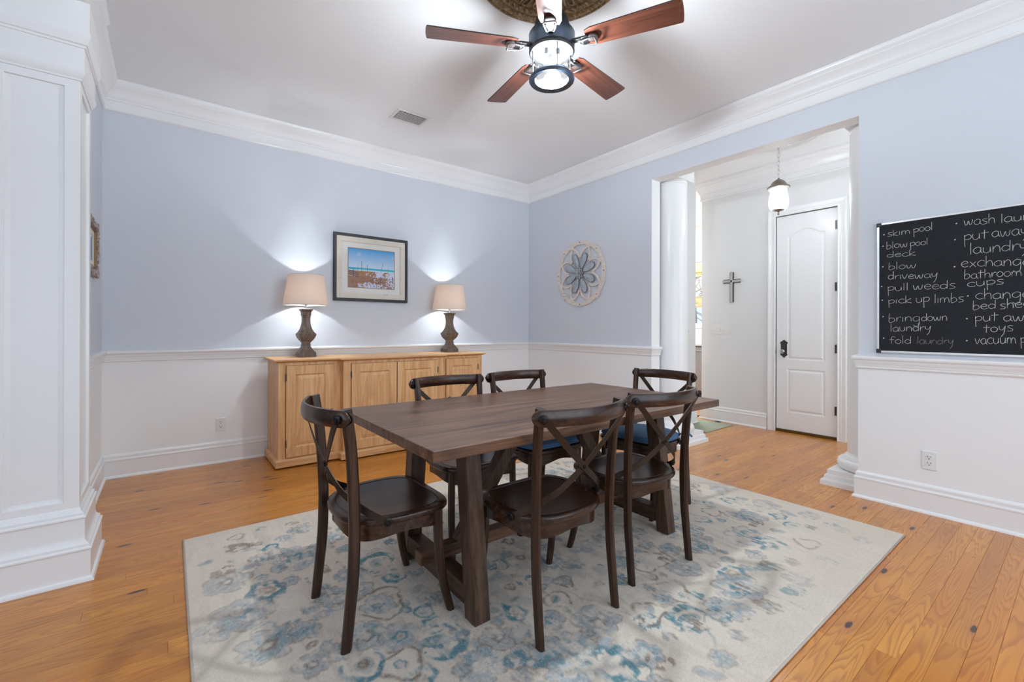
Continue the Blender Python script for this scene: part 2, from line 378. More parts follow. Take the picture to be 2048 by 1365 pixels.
# ------------------------------------------------------------------ panelled square pier at the left
def nested(bm, org, ux, uz, un, rects, depths, mi=0):
    """nested rectangles (x0,z0,x1,z1) at depths along the normal -> raised / sunk panel"""
    rings = []
    for (a, c, d, e), dp in zip(rects, depths):
        rings.append([bm.verts.new(org + ux * x + uz * z + un * dp) for x, z in ((a, c), (d, c), (d, e), (a, e))])
    for r, s in zip(rings, rings[1:]):
        for i in range(4): bm.faces.new((r[i], r[(i + 1) % 4], s[(i + 1) % 4], s[i])).material_index = mi
    bm.faces.new(rings[-1]).material_index = mi
def ins(r, k): return (r[0] + k, r[1] + k, r[2] - k, r[3] - k)
PX0, PX1, PY0, PY1 = -4.430, -4.138, -1.752, -1.402
pier = thing('pilaster', 'white panelled square pilaster with stepped plinth and capital at the left edge', 'column', (-4.284, -1.577, 0))
def around(bm, prof):
    n = len(prof); rings = []
    for sx, sy in ((1, 1), (1, -1), (-1, -1), (-1, 1)):
        rings.append([bm.verts.new((sx * ((PX1 - PX0) / 2 + d), sy * ((PY1 - PY0) / 2 + d), z)) for d, z in prof])
    for a, c in zip(rings, rings[1:] + rings[:1]):
        for i in range(n - 1): bm.faces.new((a[i], a[i + 1], c[i + 1], c[i]))
    bm.faces.new([r[0] for r in rings]); bm.faces.new([r[-1] for r in rings]); return bm
PB = [(.056, 0), (.056, .006), (.052, .016), (.044, .020), (.043, .020), (.043, .140), (.047, .144), (.047, .150), (.038, .156), (.038, .166), (.030, .172), (.022, .186), (.021, .200), (.021, .280), (.026, .284), (.026, .290), (.018, .296), (.018, .306), (.009, .312), (.003, .328), (0, .330)]
obj('plinth', around(nb(), PB), WHITE, pier, sharp=30)
PC = [(0, 2.296), (.005, 2.298), (.005, 2.306), (.009, 2.312), (.018, 2.330), (.020, 2.342), (.015, 2.343), (.015, 2.444), (.020, 2.446), (.020, 2.456), (.026, 2.460), (.033, 2.482), (.038, 2.496), (.038, 2.506), (.034, 2.508), (.034, 2.649)]
obj('capital', around(nb(), PC), WHITE, pier, sharp=30)
b = nb(); hx, hy = (PX1 - PX0) / 2, (PY1 - PY0) / 2
for org, ux, un, W in ((Vector((-hx, -hy, 0)), Vector((1, 0, 0)), Vector((0, -1, 0)), 2 * hx), (Vector((hx, -hy, 0)), Vector((0, 1, 0)), Vector((1, 0, 0)), 2 * hy), (Vector((hx, hy, 0)), Vector((-1, 0, 0)), Vector((0, 1, 0)), 2 * hx), (Vector((-hx, hy, 0)), Vector((0, -1, 0)), Vector((-1, 0, 0)), 2 * hy)):
    r0 = (0, .32, W, 2.30); r1 = (.052, .362, W - .052, 2.262)
    nested(b, org, ux, Vector((0, 0, 1)), un, [r0, r1, ins(r1, .002), ins(r1, .020)], [0, 0, -.010, -.013])
obj('shaft', b, WHITE, pier)

# ------------------------------------------------------------------ round columns in the hall opening
def column(cy, label):
    t = thing('column', label, 'column', (.35, cy, 0), 0, 'round columns in the hall opening')
    b = nb(); box(b, (-.27, -.27, 0), (.27, .27, .035)); box(b, (-.258, -.258, .035), (.258, .258, .040)); box(b, (-.25, -.25, .040), (.25, .25, .072)); box(b, (-.242, -.242, .072), (.242, .242, .077)); box(b, (-.235, -.235, .077), (.235, .235, .112))
    obj('plinth', b, WHITE, t)
    pr = [(.20, .112)] + [(.205 + .03 * math.sin(a), .150 - .038 * math.cos(a)) for a in [PI * i / 10 for i in range(11)]] + [(.200, .189), (.198, .196), (.190, .200), (.190, .206), (.180, .215), (.172, .232)]
    obj('base', lathe(nb(), pr, 48), WHITE, t, sharp=35)
    obj('shaft', lathe(nb(), [(.170, .23), (.170, 1.2), (.160, 2.64)], 48, cap=False), WHITE, t, sharp=35)
    b = nb(); lathe(b, [(.160, 2.64), (.166, 2.645), (.166, 2.655), (.158, 2.66), (.158, 2.68)], 48); box(b, (-.165, -.165, 2.68), (.165, .165, H))
    obj('capital', b, WHITE, t, sharp=35)
column(-1.90, 'round white column on the far left side of the hall opening')
column(-3.615, 'round white column on the near right side of the hall opening beside the chalkboard wall')

# ------------------------------------------------------------------ hall door
def dproot(name):
    o = bpy.data.objects.new(name, None); C.objects.link(o); o.empty_display_size = .1; return struct(o)
D = dproot('door_1'); D.location = (1.72, -2.668, 0)
def arch_pts(w, z0, z1, rise, n=14):
    """panel outline: flat bottom, cathedral top"""
    top = []
    for i in range(n + 1):
        u = -1 + 2 * i / n; top.append((u * w, z1 + rise * .5 * (1 + math.cos(PI * u)) ))
    return [(-w, z0), (w, z0)] + [(x, z) for x, z in reversed(top)]
b = nb(); FX = .015
def ringface(b, outer_f, inset_depths, xs):
    rings = [[b.verts.new((x, p[0], p[1])) for p in pts] for pts, x in zip(outer_f, xs)]
    for r, s in zip(rings, rings[1:]):
        n = len(r)
        for i in range(n): b.faces.new((r[i], r[(i + 1) % n], s[(i + 1) % n], s[i]))
    b.faces.new(rings[-1]); return rings
W2, DZ0, DZ1 = .297, .03, 2.445
def panel(b, z0, z1, rise):
    return ringface(b, [arch_pts(.185 - k, z0 + k, z1 - k, rise) for k in (0, .012, .022, .034, .050)], None, [FX, FX + .006, FX + .006, FX - .001, FX - .002])
r1 = panel(b, .227, .719, 0.0); r2 = panel(b, .818, 2.215, .065)
# door face with two holes: strips around the panels
def strip(b, y0, y1, za, zb): b.faces.new([b.verts.new((FX, y, z)) for y, z in ((y0, za), (y1, za), (y1, zb), (y0, zb))])
strip(b, -W2, W2, DZ0, .227); strip(b, -W2, -.185, .227, 2.215); strip(b, .185, W2, .227, 2.215); strip(b, -.185, .185, .719, .818)
top = [v.co.copy() for v in r2[0]][2:]
top = sorted([(c.y, c.z) for c in top])
for (y0, za), (y1, zb) in zip(top, top[1:]): b.faces.new([b.verts.new((FX, y, z)) for y, z in ((y0, za), (y1, zb), (y1, DZ1), (y0, DZ1))])
strip(b, -W2, -.185, 2.215, DZ1); strip(b, .185, W2, 2.215, DZ1)
box(b, (FX + .008, -W2, DZ0), (.05, W2, DZ1))
for y0, y1, z0, z1 in ((-W2, -W2 + .001, DZ0, DZ1), (W2 - .001, W2, DZ0, DZ1), (-W2, W2, DZ0, DZ0 + .001), (-W2, W2, DZ1 - .001, DZ1)): box(b, (FX, y0, z0), (.02, y1, z1))
me = bpy.data.meshes.new('door_panel'); b.to_mesh(me); b.free(); link('door_panel', me, WHITE, D)
# casing
CAS = [(0, 0), (.018, .0), (.020, .008), (.014, .014), (.014, .030), (.017, .034), (.014, .040), (.020, .062), (.022, .070), (.022, .078), (0, .078)]
b = nb()
for s in (-1, 1):
    vs0 = [b.verts.new((-d, s * (W2 + .004 + w_), 0)) for d, w_ in CAS]; vs1 = [b.verts.new((-d, s * (W2 + .004 + w_), DZ1 + .006 + w_)) for d, w_ in CAS]
    for i in range(len(CAS)): b.faces.new((vs0[i], vs0[(i + 1) % len(CAS)], vs1[(i + 1) % len(CAS)], vs1[i]))
    b.faces.new(vs0)
va = [b.verts.new((-d, -(W2 + .004 + w_), DZ1 + .006 + w_)) for d, w_ in CAS]; vb = [b.verts.new((-d, (W2 + .004 + w_), DZ1 + .006 + w_)) for d, w_ in CAS]
for i in range(len(CAS)): b.faces.new((va[i], va[(i + 1) % len(CAS)], vb[(i + 1) % len(CAS)], vb[i]))
obj('door_casing', b, WHITE, D, sharp=30)
bx('threshold', (.002, -W2, 0), (.06, W2, .028), metal('bronze_threshold', (.16, .10, .04), .5), D, .003)
for z in (.306, .957, 1.61, 2.26):
    b = nb(); lathe(b, [(.007, z - .045), (.007, z + .045)], 10, (-.006, -W2 - .002, 0)); lathe(b, [(.0001, z + .045), (.005, z + .047), (.004, z + .052), (.0001, z + .053)], 8, (-.006, -W2 - .002, 0), False); box(b, (0, -W2 - .004, z - .045), (FX, -W2 + .022, z + .045))
    obj('hinge', b, IRON, D, sharp=40)
ky = .218
pl = [(0, -.125), (.022, -.098), (.036, -.085), (.040, -.078), (.033, -.070), (.033, .060), (.040, .070), (.042, .082), (.030, .090), (.022, .098), (.012, .108), (0, .118)]
pts = [(y_, z_ * .86) for y_, z_ in pl] + [(-y_, z_ * .86) for y_, z_ in reversed(pl[1:-1])]
b = nb(); lo = [b.verts.new((FX, ky + y_, 0.943 + z_)) for y_, z_ in pts]; hi = [b.verts.new((FX - .006, ky + y_ * .9, 0.943 + z_ * .95)) for y_, z_ in pts]
for i in range(len(pts)): b.faces.new((lo[i], lo[(i + 1) % len(pts)], hi[(i + 1) % len(pts)], hi[i]))
b.faces.new(hi); ESC = obj('knob_plate', b, IRON, D)
b = nb(); lathe(b, [(.008, 0), (.008, .025), (.014, .03)], 12); lathe(b, [(.0001, .062), (.018, .058), (.027, .046), (.024, .034), (.012, .030)], 10, cap=False)
b.transform(Matrix.Rotation(-PI / 2, 4, 'Y')); b.transform(Matrix.Translation((FX - .006, ky, .912))); o = obj('door_knob', b, thin_glass('knob_glass', (.9, .9, .9), .8), D, sharp=30); o['label'] = 'faceted glass door knob'
bx('strike_plate', (-.004, W2 + .004, .885), (.002, W2 + .012, .945), IRON, D)

# ------------------------------------------------------------------ hall things
t = thing('wall_cross', 'small pewter and dark wood cross hung on the hall wall', 'cross', (1.72, -1.866, 1.68))
b = nb()
for (a, c, d, e) in ((-.022, -.185, .022, .185), (-.105, .052, .105, .096)): box(b, (-.016, a, c), (-.001, d, e), .003)
obj('backing', b, plain('dark_cross_wood', (.05, .04, .035), .5), t)
b = nb()
for (a, c, d, e) in ((-.014, -.190, .014, .190), (-.112, .060, .112, .088)): box(b, (-.026, a, c), (-.015, d, e), .004)
obj('front_bars', b, plain('pale_pewter', (.48, .48, .45), .4, .2), t)
def switchplate(name, label, loc, rz, n, hgt=.118, wid=None):
    wid = wid or .046 * n + .026
    t = thing(name, label, 'switch', loc, rz)
    obj('plate', box(nb(), (-wid / 2, -.007, -hgt / 2), (wid / 2, 0, hgt / 2), .003), PLATE, t)
    for i in range(n):
        x = (i - (n - 1) / 2) * .046; b = nb(); box(b, (x - .017, -.009, -.034), (x + .017, -.006, .034)); box(b, (x - .014, -.013, -.03), (x + .014, -.008, .0), .001); obj('rocker', b, PLATE, t)
switchplate('light_switch', 'wide white four-gang switch plate on the hall wall below the cross', (1.72, -1.728, 1.158), -PI / 2, 4, .118, .225)
switchplate('light_switch', 'narrow white switch plate beside the far left column', (1.223, -1.58, 1.147), 0, 1)
# hall runner rug
t = MT('sage_rug'); v = t.obj(); n1 = t.noise(t.mapp(v, (3, 14, 1)), 2, 4, .7); n2 = t.noise(v, 300, 2)
t.bsdf(t.mix(n1, (.26, .30, .22), (.43, .44, .33)), .95, normal=t.bump(n2, .6, .004)); SAGE = t.m
b = nb(); box(b, (.97, -1.95, 0), (1.585, -1.48, .008), .002)
tag(obj('runner_rug', b, SAGE), 'faded sage green flatweave rug on the hall floor beside the column', 'rug')
# hall pendant
PX, PY = .93, -2.71
t = thing('pendant_lantern', 'pewter pendant lantern with fluted glass bell hanging by a chain in the hall', 'pendant lamp', (PX, PY, 2.28))
pm = metal('aged_pewter', (.30, .27, .23), .35, .25)
obj('top_cap', lathe(nb(), [(.095, .262), (.100, .268), (.098, .276), (.085, .284), (.070, .300), (.055, .325), (.030, .345), (.012, .352), (.008, .365), (.0001, .366)], 28, cap=False), pm, t, sharp=40)
b = nb(); seg = 40; prof = [(.040, .050), (.064, .056), (.078, .080), (.084, .125), (.080, .175), (.069, .215), (.070, .235), (.084, .256), (.090, .264)]
rings = [[b.verts.new(((r + .0025 * math.cos(10 * 2 * PI * i / seg)) * math.cos(2 * PI * i / seg), (r + .0025 * math.cos(10 * 2 * PI * i / seg)) * math.sin(2 * PI * i / seg), z)) for i in range(seg)] for r, z in prof]
for a, c in zip(rings, rings[1:]):
    for i in range(seg): b.faces.new((a[i], a[(i + 1) % seg], c[(i + 1) % seg], c[i]))
fg = MT('fluted_glass'); ta = fg.n('ShaderNodeBsdfTransparent'); tb = fg.n('ShaderNodeBsdfTranslucent'); tb.inputs[0].default_value = (.95, .95, .93, 1); tc = fg.n('ShaderNodeBsdfGlossy'); tc.inputs['Roughness'].default_value = .1
m1 = fg.n('ShaderNodeMixShader'); m1.inputs[0].default_value = .22; fg.l(ta.outputs[0], m1.inputs[1]); fg.l(tb.outputs[0], m1.inputs[2]); m2 = fg.n('ShaderNodeMixShader'); m2.inputs[0].default_value = .10; fg.l(m1.outputs[0], m2.inputs[1]); fg.l(tc.outputs[0], m2.inputs[2]); fg.l(m2.outputs[0], fg.out.inputs[0])
obj('glass_bell', b, fg.m, t, smooth=True)
b = nb(); lathe(b, [(.0001, .0), (.007, .003), (.010, .012), (.006, .020), (.004, .026), (.010, .034), (.014, .040), (.034, .048), (.050, .058), (.046, .064), (.0001, .064)], 24, cap=False)
for i in range(3):
    a = 2 * PI * i / 3 + .3; sweep(b, [(.014 * math.cos(a), .014 * math.sin(a), .038), (.045 * math.cos(a), .045 * math.sin(a), .036), (.066 * math.cos(a), .066 * math.sin(a), .052), (.070 * math.cos(a), .070 * math.sin(a), .066)], circ(.0025, 6))
obj('finial', b, pm, t, sharp=40)
for i in range(3):
    a = 2 * PI * i / 3
    o = obj('bulb', lathe(nb(), [(.0001, .195), (.008, .18), (.013, .15), (.013, .135), (.008, .115), (.0001, .11)], 12, (.024 * math.cos(a), .024 * math.sin(a), 0), False), emis('hall_bulb', (1, .98, .96), 9.0) if i == 0 else bpy.data.materials['hall_bulb'], t, smooth=True)
n = 9; z0 = .360; dz = (H - .03 - 2.28 - z0) / n
for i in range(n):
    b = nb(); L = [(.0115 * math.cos(a), 0, .026 * math.sin(a)) for a in [2 * PI * k / 12 for k in range(12)]]
    sweep(b, L, circ(.0028, 5), normals=[Vector((0, 1, 0))] * 12, cap=False, closed=True)
    if i % 2: b.transform(Matrix.Rotation(PI / 2, 4, 'Z'))
    b.transform(Matrix.Translation((0, 0, z0 + dz * (i + .5)))); obj('chain_link', b, SILVER, t, smooth=True)
obj('ceiling_canopy', lathe(nb(), [(.05, H - 2.28 - .001 - .012), (.055, H - 2.28 - .018), (.045, H - 2.28 - .03), (.012, H - 2.28 - .036), (.0001, H - 2.28 - .036)], 24, cap=False), pm, t, sharp=40)
point_light('pendant_light', (0, 0, .15), 15, .035, (.90, .95, 1.0), t)
b = nb(); lathe(b, [(.36, H - .001), (.36, H - .008), (.345, H - .016), (.33, H - .010), (.31, H - .010), (.29, H - .020), (.27, H - .012), (.20, H - .010), (.17, H - .022), (.14, H - .012), (.06, H - .012), (.06, H - .001)], 48, (PX, PY, 0), False)
for k in range(16):
    a = 2 * PI * k / 16; sweep(b, [(PX + r * math.cos(a + da), PY + r * math.sin(a + da), H - .014) for r, da in ((.20, 0), (.225, .06), (.25, .03), (.262, -.06))], circ(.010, 6), scales=[(.4, .4), (1, 1), (1, 1), (.3, .3)])
tag(obj('ceiling_medallion', b, WHITE, sharp=30), 'round white plaster medallion on the hall ceiling above the pendant lantern', 'medallion')

# ------------------------------------------------------------------ kitchen seen past the column
Wn = dproot('window_1'); Wn.location = (3.95, 0, 0)
b = nb()
for y0, y1, z0, z1 in ((WY0 - .08, WY0, WZ0 - .08, WZ1 + .08), (WY1, WY1 + .08, WZ0 - .08, WZ1 + .08), (WY0, WY1, WZ1, WZ1 + .08), (WY0 - .1, WY1 + .1, WZ0 - .04, WZ0)): box(b, (-.022, y0, z0), (0, y1, z1))
for y0, y1, z0, z1 in ((WY0, WY0 + .05, WZ0, WZ1), (WY1 - .05, WY1, WZ0, WZ1), (WY0, WY1, WZ0, WZ0 + .05), (WY0, WY1, WZ1 - .05, WZ1), (-.02, .02, WZ0, WZ1), (WY0, WY1, 1.74, 1.77)): box(b, (.04, y0, z0), (.08, y1, z1))
obj('window_frame', b, WHITE, Wn)
obj('pane', box(nb(), (.058, WY0 + .04, WZ0 + .04), (.062, WY1 - .04, WZ1 - .04)), GLASS, Wn)
bam = MT('bamboo'); v = bam.obj(); bam.bsdf(bam.ramp(bam.noise(bam.mapp(v, (1, 3, 40)), 1.5, 3), [(.35, (.40, .25, .08)), (.5, (.70, .50, .22)), (.65, (.85, .68, .38))]), .7)
t = thing('bamboo_shade', 'woven bamboo blind half lowered over the kitchen window', 'window blind', (3.93, 0, 0))
b = nb(); z = 2.33
while z > 1.56: hh = .010 if (z < 1.74 or z > 2.14) else .004; box(b, (-.012 if not (1.60 < z < 1.72 or z > 2.18) else -.022, WY0 - .02, z - hh), (.004, WY1 + .02, z - .001)); z -= .0115 if hh > .005 else .019
o = obj('slats', b, bam.m, t); o['kind'] = 'stuff'
obj('valance', box(nb(), (-.04, WY0 - .03, 2.20), (-.024, WY1 + .03, 2.36), .004), bam.m, t)
steel = metal('brushed_steel', (.36, .37, .38), .5)
t = thing('dishwasher', 'stainless steel dishwasher under the kitchen counter', 'dishwasher', (3.33, -.50, 0))
obj('door', box(nb(), (0, -.30, .12), (.58, .30, .86), .006), steel, t); obj('toe_kick', box(nb(), (.05, -.30, 0), (.56, .30, .12)), BLACKP, t)
b = nb(); box(b, (-.05, -.27, .785), (-.03, .27, .81), .006); box(b, (-.03, -.25, .79), (0, -.23, .805)); box(b, (-.03, .23, .79), (0, .25, .805)); obj('handle', b, steel, t)
t = thing('kitchen_cabinet', 'white base cabinet beside the dishwasher', 'cabinet', (3.35, .52, 0))
obj('body', box(nb(), (.02, -.71, .09), (.58, .70, .87)), WHITE, t)
for k in range(2):
    b = nb(); box(b, (0, -.70 + k * .70, .11), (.02, -.02 + k * .70, .86), .003); obj('door', b, WHITE, t)
tag(obj('counter_top', box(nb(), (3.29, -1.1, .872), (3.945, 1.22, .905), .005), plain('grey_stone_counter', (.42, .42, .43), .2)), 'grey stone counter top under the kitchen window', 'counter')
tileM = paint('white_tile', (.78, .78, .77), .15, .01, .01)
b = nb(); y = -1.1
while y < 1.2:
    box(b, (3.938, y, .907), (3.948, y + .071, 1.175)); y += .075
bs = obj('backsplash_tiles', b, tileM); bs['kind'] = 'stuff'; tag(bs, 'white vertical tile backsplash between the counter and the kitchen window', 'tiles')
b = nb(); lathe(b, [(.022, 0), (.022, .012), (.011, .018), (.011, .16)], 12); sweep(b, catmull([(0, 0, .15), (0, 0, .25), (-.05, 0, .31), (-.12, 0, .28), (-.13, 0, .22)], 5), circ(.010, 8))
tag(obj('faucet', b, SILVER, None, (3.78, -.42, .905), smooth=True), 'chrome faucet standing on the kitchen counter', 'faucet')
# bare winter trees outside the kitchen window
brk = plain('tree_bark', (.30, .27, .27), .9)
random.seed(3)
for i, (tx, ty, lab) in enumerate(((7.2, 1.2, 'bare tree outside the kitchen window, the nearest'), (9.0, 2.9, 'bare tree outside the kitchen window, the farthest'))):
    b = nb(); sweep(b, [(0, 0, -.395), (.05, .02, 1.5), (-.05, .1, 4.0)], circ(.10, 8), scales=[(1, 1), (.7, .7), (.2, .2)])
    for k in range(46):
        a = random.random() * 2 * PI; z = .2 + random.random() * 3.0; L = .5 + random.random() * 1.0
        sweep(b, [(0, 0, z), (L * .5 * math.cos(a), L * .5 * math.sin(a), z + L * .3), (L * math.cos(a + .3), L * math.sin(a + .3), z + L * .9)], circ(.012, 5), scales=[(1, 1), (.7, .7), (.2, .2)])
    tag(obj('bare_tree', b, brk, None, (tx, ty, 0), smooth=True), lab, 'tree')
b = nb(); box(b, (4.1, -8, -.5), (30, 12, -.4)); tag(obj('lawn', b, plain('winter_lawn', (.22, .24, .12), .9)), 'pale lawn outside the kitchen window', 'ground')

# ------------------------------------------------------------------ ceiling medallion, fan
FC = (-2.2266, -2.8733)
bz = MT('bronze_relief'); v = bz.obj(); n = bz.noise(v, 55, 5, .7); bz.bsdf(bz.ramp(n, [(.30, (.12, .072, .03)), (.5, (.24, .155, .07)), (.72, (.55, .41, .22))]), .36, .2, normal=bz.bump(bz.noise(v, 38, 4, .7, 1.2), .45, .008))
t = thing('ceiling_medallion', 'large embossed bronze ceiling medallion behind the ceiling fan', 'medallion', (FC[0], FC[1], H))
b = nb(); lathe(b, [(.412, -.001), (.412, -.012), (.404, -.020), (.396, -.020), (.392, -.014), (.382, -.014), (.376, -.024), (.368, -.028), (.360, -.024), (.352, -.014), (.345, -.012)], 72, cap=False); obj('rim', b, bz.m, t, sharp=40)
b = nb(); lathe(b, [(.345, -.012), (.336, -.024), (.326, -.028), (.316, -.022), (.308, -.012), (.20, -.016), (.12, -.024), (.11, -.03), (.08, -.03), (.08, -.001)], 72, cap=False); obj('field', b, bz.m, t, sharp=40)
def blob(b, c, r, sx=1, sy=1, sz=1, rot=0, seg=8, rg=5):
    b2 = nb(); bmesh.ops.create_uvsphere(b2, u_segments=seg, v_segments=rg, radius=r); b2.transform(Matrix.Translation(c) @ Matrix.Rotation(rot, 4, 'Z') @ Matrix.Diagonal((sx, sy, sz, 1)))
    me = bpy.data.meshes.new('tmp'); b2.to_mesh(me); b2.free(); b.from_mesh(me); bpy.data.meshes.remove(me)
b = nb()
for k in range(84): a = 2 * PI * k / 84; blob(b, (.365 * math.cos(a), .365 * math.sin(a), -.026), .0085, 1, .7, .7, a, 6, 4)
o = obj('beading', b, bz.m, t, smooth=True); o['kind'] = 'stuff'
b = nb()
for k in range(48):
    a = 2 * PI * k / 48; P = [(r * math.cos(a + d), r * math.sin(a + d), -.022) for r, d in ((.335, -.05), (.325, 0), (.305, .03), (.300, .075))]; sweep(b, P, circ(.007, 5), scales=[(.4, .4), (1, 1), (1, 1), (.3, .3)])
for k in range(12):
    a = 2 * PI * k / 12
    for s in (-1, 1):
        P = catmull([(r * math.cos(a + s * d), r * math.sin(a + s * d), -.020) for r, d in ((.13, 0), (.18, .10), (.23, .20), (.275, .17), (.27, .08), (.24, .08))], 3); sweep(b, P, circ(.009, 5), scales=[(1.2 - .9 * i / len(P),) * 2 for i in range(len(P))])
    P = [(r * math.cos(a), r * math.sin(a), -.022) for r in (.12, .17, .22, .29)]; sweep(b, P, circ(.012, 5), scales=[(.4, .6), (1, 1), (1, 1), (.2, .2)])
o = obj('acanthus_relief', b, bz.m, t, smooth=True); o['kind'] = 'stuff'

fan = thing('ceiling_fan', 'five-blade lantern ceiling fan with cherry blades and galvanised housing', 'ceiling fan', (FC[0], FC[1], 2.634))
z = lambda a: a - 2.634
obj('canopy', lathe(nb(), [(.066, z(H - .03)), (.066, z(H - .055)), (.05, z(H - .09)), (.02, z(H - .10)), (.0001, z(H - .10))], 28, cap=False), GALV, fan, sharp=40)
obj('downrod', lathe(nb(), [(.014, z(H - .10)), (.014, z(2.80))], 14), GALV, fan, smooth=True)
obj('motor_housing', lathe(nb(), [(.0001, z(2.802)), (.045, z(2.800)), (.078, z(2.785)), (.088, z(2.760)), (.100, z(2.706)), (.116, z(2.700)), (.120, z(2.694)), (.120, z(2.640)), (.117, z(2.618)), (.1, z(2.616)), (.0001, z(2.616))], 40, cap=False), GALV, fan, sharp=35)
ringm = metal('light_kit_ring', (.20, .205, .21), .4)
obj('upper_ring', lathe(nb(), [(.117, z(2.618)), (.119, z(2.606)), (.112, z(2.598)), (.098, z(2.600)), (.094, z(2.608)), (.090, z(2.612)), (.05, z(2.614)), (.0001, z(2.614))], 40, cap=False), metal('light_kit_reflector', (.07, .072, .075), .5), fan, sharp=35)
obj('glass_shade', lathe(nb(), [(.088, z(2.606)), (.088, z(2.47)), (.080, z(2.462)), (.0001, z(2.460))], 40, cap=False), GLASS, fan, sharp=35)
obj('lower_ring', lathe(nb(), [(.090, z(2.492)), (.096, z(2.492)), (.106, z(2.480)), (.117, z(2.470)), (.119, z(2.460)), (.114, z(2.452)), (.102, z(2.456)), (.088, z(2.460)), (.086, z(2.470)), (.090, z(2.492))], 40, cap=False), GALV, fan, sharp=35)
for k in range(4):
    a = math.radians(-62.8 + 36 + 90 * k); b = nb(); sweep(b, [(.101 * math.cos(a), .101 * math.sin(a), z(2.606)), (.101 * math.cos(a), .101 * math.sin(a), z(2.470))], circ(.003, 7)); blob(b, (.113 * math.cos(a), .113 * math.sin(a), z(2.457)), .006); obj('cage_rod', b, ringm, fan, smooth=True)
for k in range(3):
    a = 2 * PI * k / 3 + 1.0; cx_, cy_ = .034 * math.cos(a), .034 * math.sin(a)
    s_ = obj('socket', lathe(nb(), [(.010, z(2.614)), (.010, z(2.585)), (.0001, z(2.585))], 10, (cx_, cy_, 0), False), BLACKP, fan, sharp=40)
    point_light('fan_light', (cx_ * 1.1, cy_ * 1.1, z(2.515)), 26, .030, (.84, .93, 1.0), fan)
    obj('bulb', lathe(nb(), [(.007, z(2.584)), (.015, z(2.560)), (.016, z(2.545)), (.010, z(2.518)), (.003, z(2.502)), (.0001, z(2.500))], 14, (cx_, cy_, 0), False), BULB, fan, smooth=True)

for k in range(5):
    a = math.radians(153.2 - 72 * k)
    # blade : local X outwards
    r0, r1 = .185, .640; pitch = math.radians(-11)
    out = [(r0, -.045), (r0 + .03, -.056), (r1 - .02, -.068)] + [(r1 + .008 * math.cos(t_), .068 * math.sin(t_)) for t_ in [(-PI / 2) + PI * i / 6 for i in range(7)]] + [(r1 - .02, .068), (r0 + .03, .056), (r0, .045)]
    b = nb(); lo_ = [b.verts.new((x, y, -.003)) for x, y in out]; hi_ = [b.verts.new((x, y, .003)) for x, y in out]
    f = b.faces.new(lo_[::-1]); b.faces.new(hi_).material_index = 1
    for i in range(len(out)): b.faces.new((lo_[i], lo_[(i + 1) % len(out)], hi_[(i + 1) % len(out)], hi_[i])).material_index = 1
    b.transform(Matrix.Rotation(pitch, 4, 'X'))
    o = obj('blade', b, [BLADE, BLADE_DK], fan); o.rotation_euler = (0, 0, a)
    b = nb(); box(b, (.10, -.013, -.006), (.175, .013, .006), .002); box(b, (.165, -.03, -.016), (.20, .03, -.006), .004)
    loop = [(.150, -.012, -.014), (.165, -.018, -.024), (.225, -.032, -.026), (.235, -.024, -.026), (.235, .024, -.026), (.225, .032, -.026), (.165, .018, -.024), (.150, .012, -.014)]
    i2 = obj('blade_iron', b, IRON, o)
    b = nb(); sweep(b, loop, circ(.0045, 6)); obj('iron_loop', b, ringm, o, smooth=True)
    b = nb(); lathe(b, [(.030, 0), (.030, -.006), (.024, -.010), (.0001, -.010)], 16, (.218, 0, -.006), False); obj('blade_plate', b, BLADE_DK, o, sharp=40)

# air vent
t = thing('air_vent', 'white louvred supply vent set in the ceiling', 'vent', (-2.103, -.866, H))
b = nb(); X, Y = .153, .107
for x0, x1, y0, y1 in ((-X, X, -Y, -Y + .026), (-X, X, Y - .026, Y), (-X, -X + .026, -Y + .026, Y - .026), (X - .026, X, -Y + .026, Y - .026)): box(b, (x0, y0, -.008), (x1, y1, -.001), .002)
obj('frame', b, PLATE, t)
obj('duct_shade', box(nb(), (-X + .02, -Y + .02, -.003), (X - .02, Y - .02, -.001)), SLOT, t)  # black sheet painting the shade of a duct behind the slats
for k in range(8):
    b = nb(); box(b, (-X + .027, -.0055, -.0010), (X - .027, .0055, .0010)); b.transform(Matrix.Rotation(math.radians(12), 4, 'X')); b.transform(Matrix.Translation((0, -Y + .036 + k * .0195, -.011))); obj('slat', b, PLATE, t)

# ------------------------------------------------------------------ sideboard
SB = thing('sideboard', 'natural oak breakfront sideboard with four panelled doors against the back wall', 'sideboard', (-2.10, -.30, 0))
def loc_(x, y, z=0): return Vector((x + 2.10, y + .30, z))
XL, XR, XA, XB, YW, YC, YBK = -3.097, -1.10, -2.595, -1.62, -.528, -.600, -.045
def brk_outline(d):
    return [(XL - d, YBK), (XL - d, YW - d), (XA - d, YW - d), (XA - d, YC - d), (XB + d, YC - d), (XB + d, YW - d), (XR + d, YW - d), (XR + d, YBK)]
def stack(levels):
    b = nb(); rings = [[b.verts.new((x + 2.10, y + .30, z)) for x, y in brk_outline(d)] for d, z in levels]
    for a, c in zip(rings, rings[1:]):
        for i in range(8): b.faces.new((a[i], a[(i + 1) % 8], c[(i + 1) % 8], c[i]))
    b.faces.new(rings[0][::-1]); b.faces.new(rings[-1]); return b
obj('top', stack([(.006, .873), (.012, .875), (.022, .881), (.030, .884), (.033, .889), (.033, .895), (.029, .900)]), OAK_X, SB, sharp=30)
obj('carcass', stack([(0, .06), (0, .874)]), OAK_Z, SB)
obj('plinth', stack([(.022, .012), (.024, .014), (.024, .062), (.018, .070), (.010, .074), (.004, .078)]), OAK_X, SB, sharp=30)
obj('toe_shade', stack([(-.03, 0), (-.03, .013)]), PINE_GAP, SB)  # dark recessed block, the shadow gap under the plinth put into colour
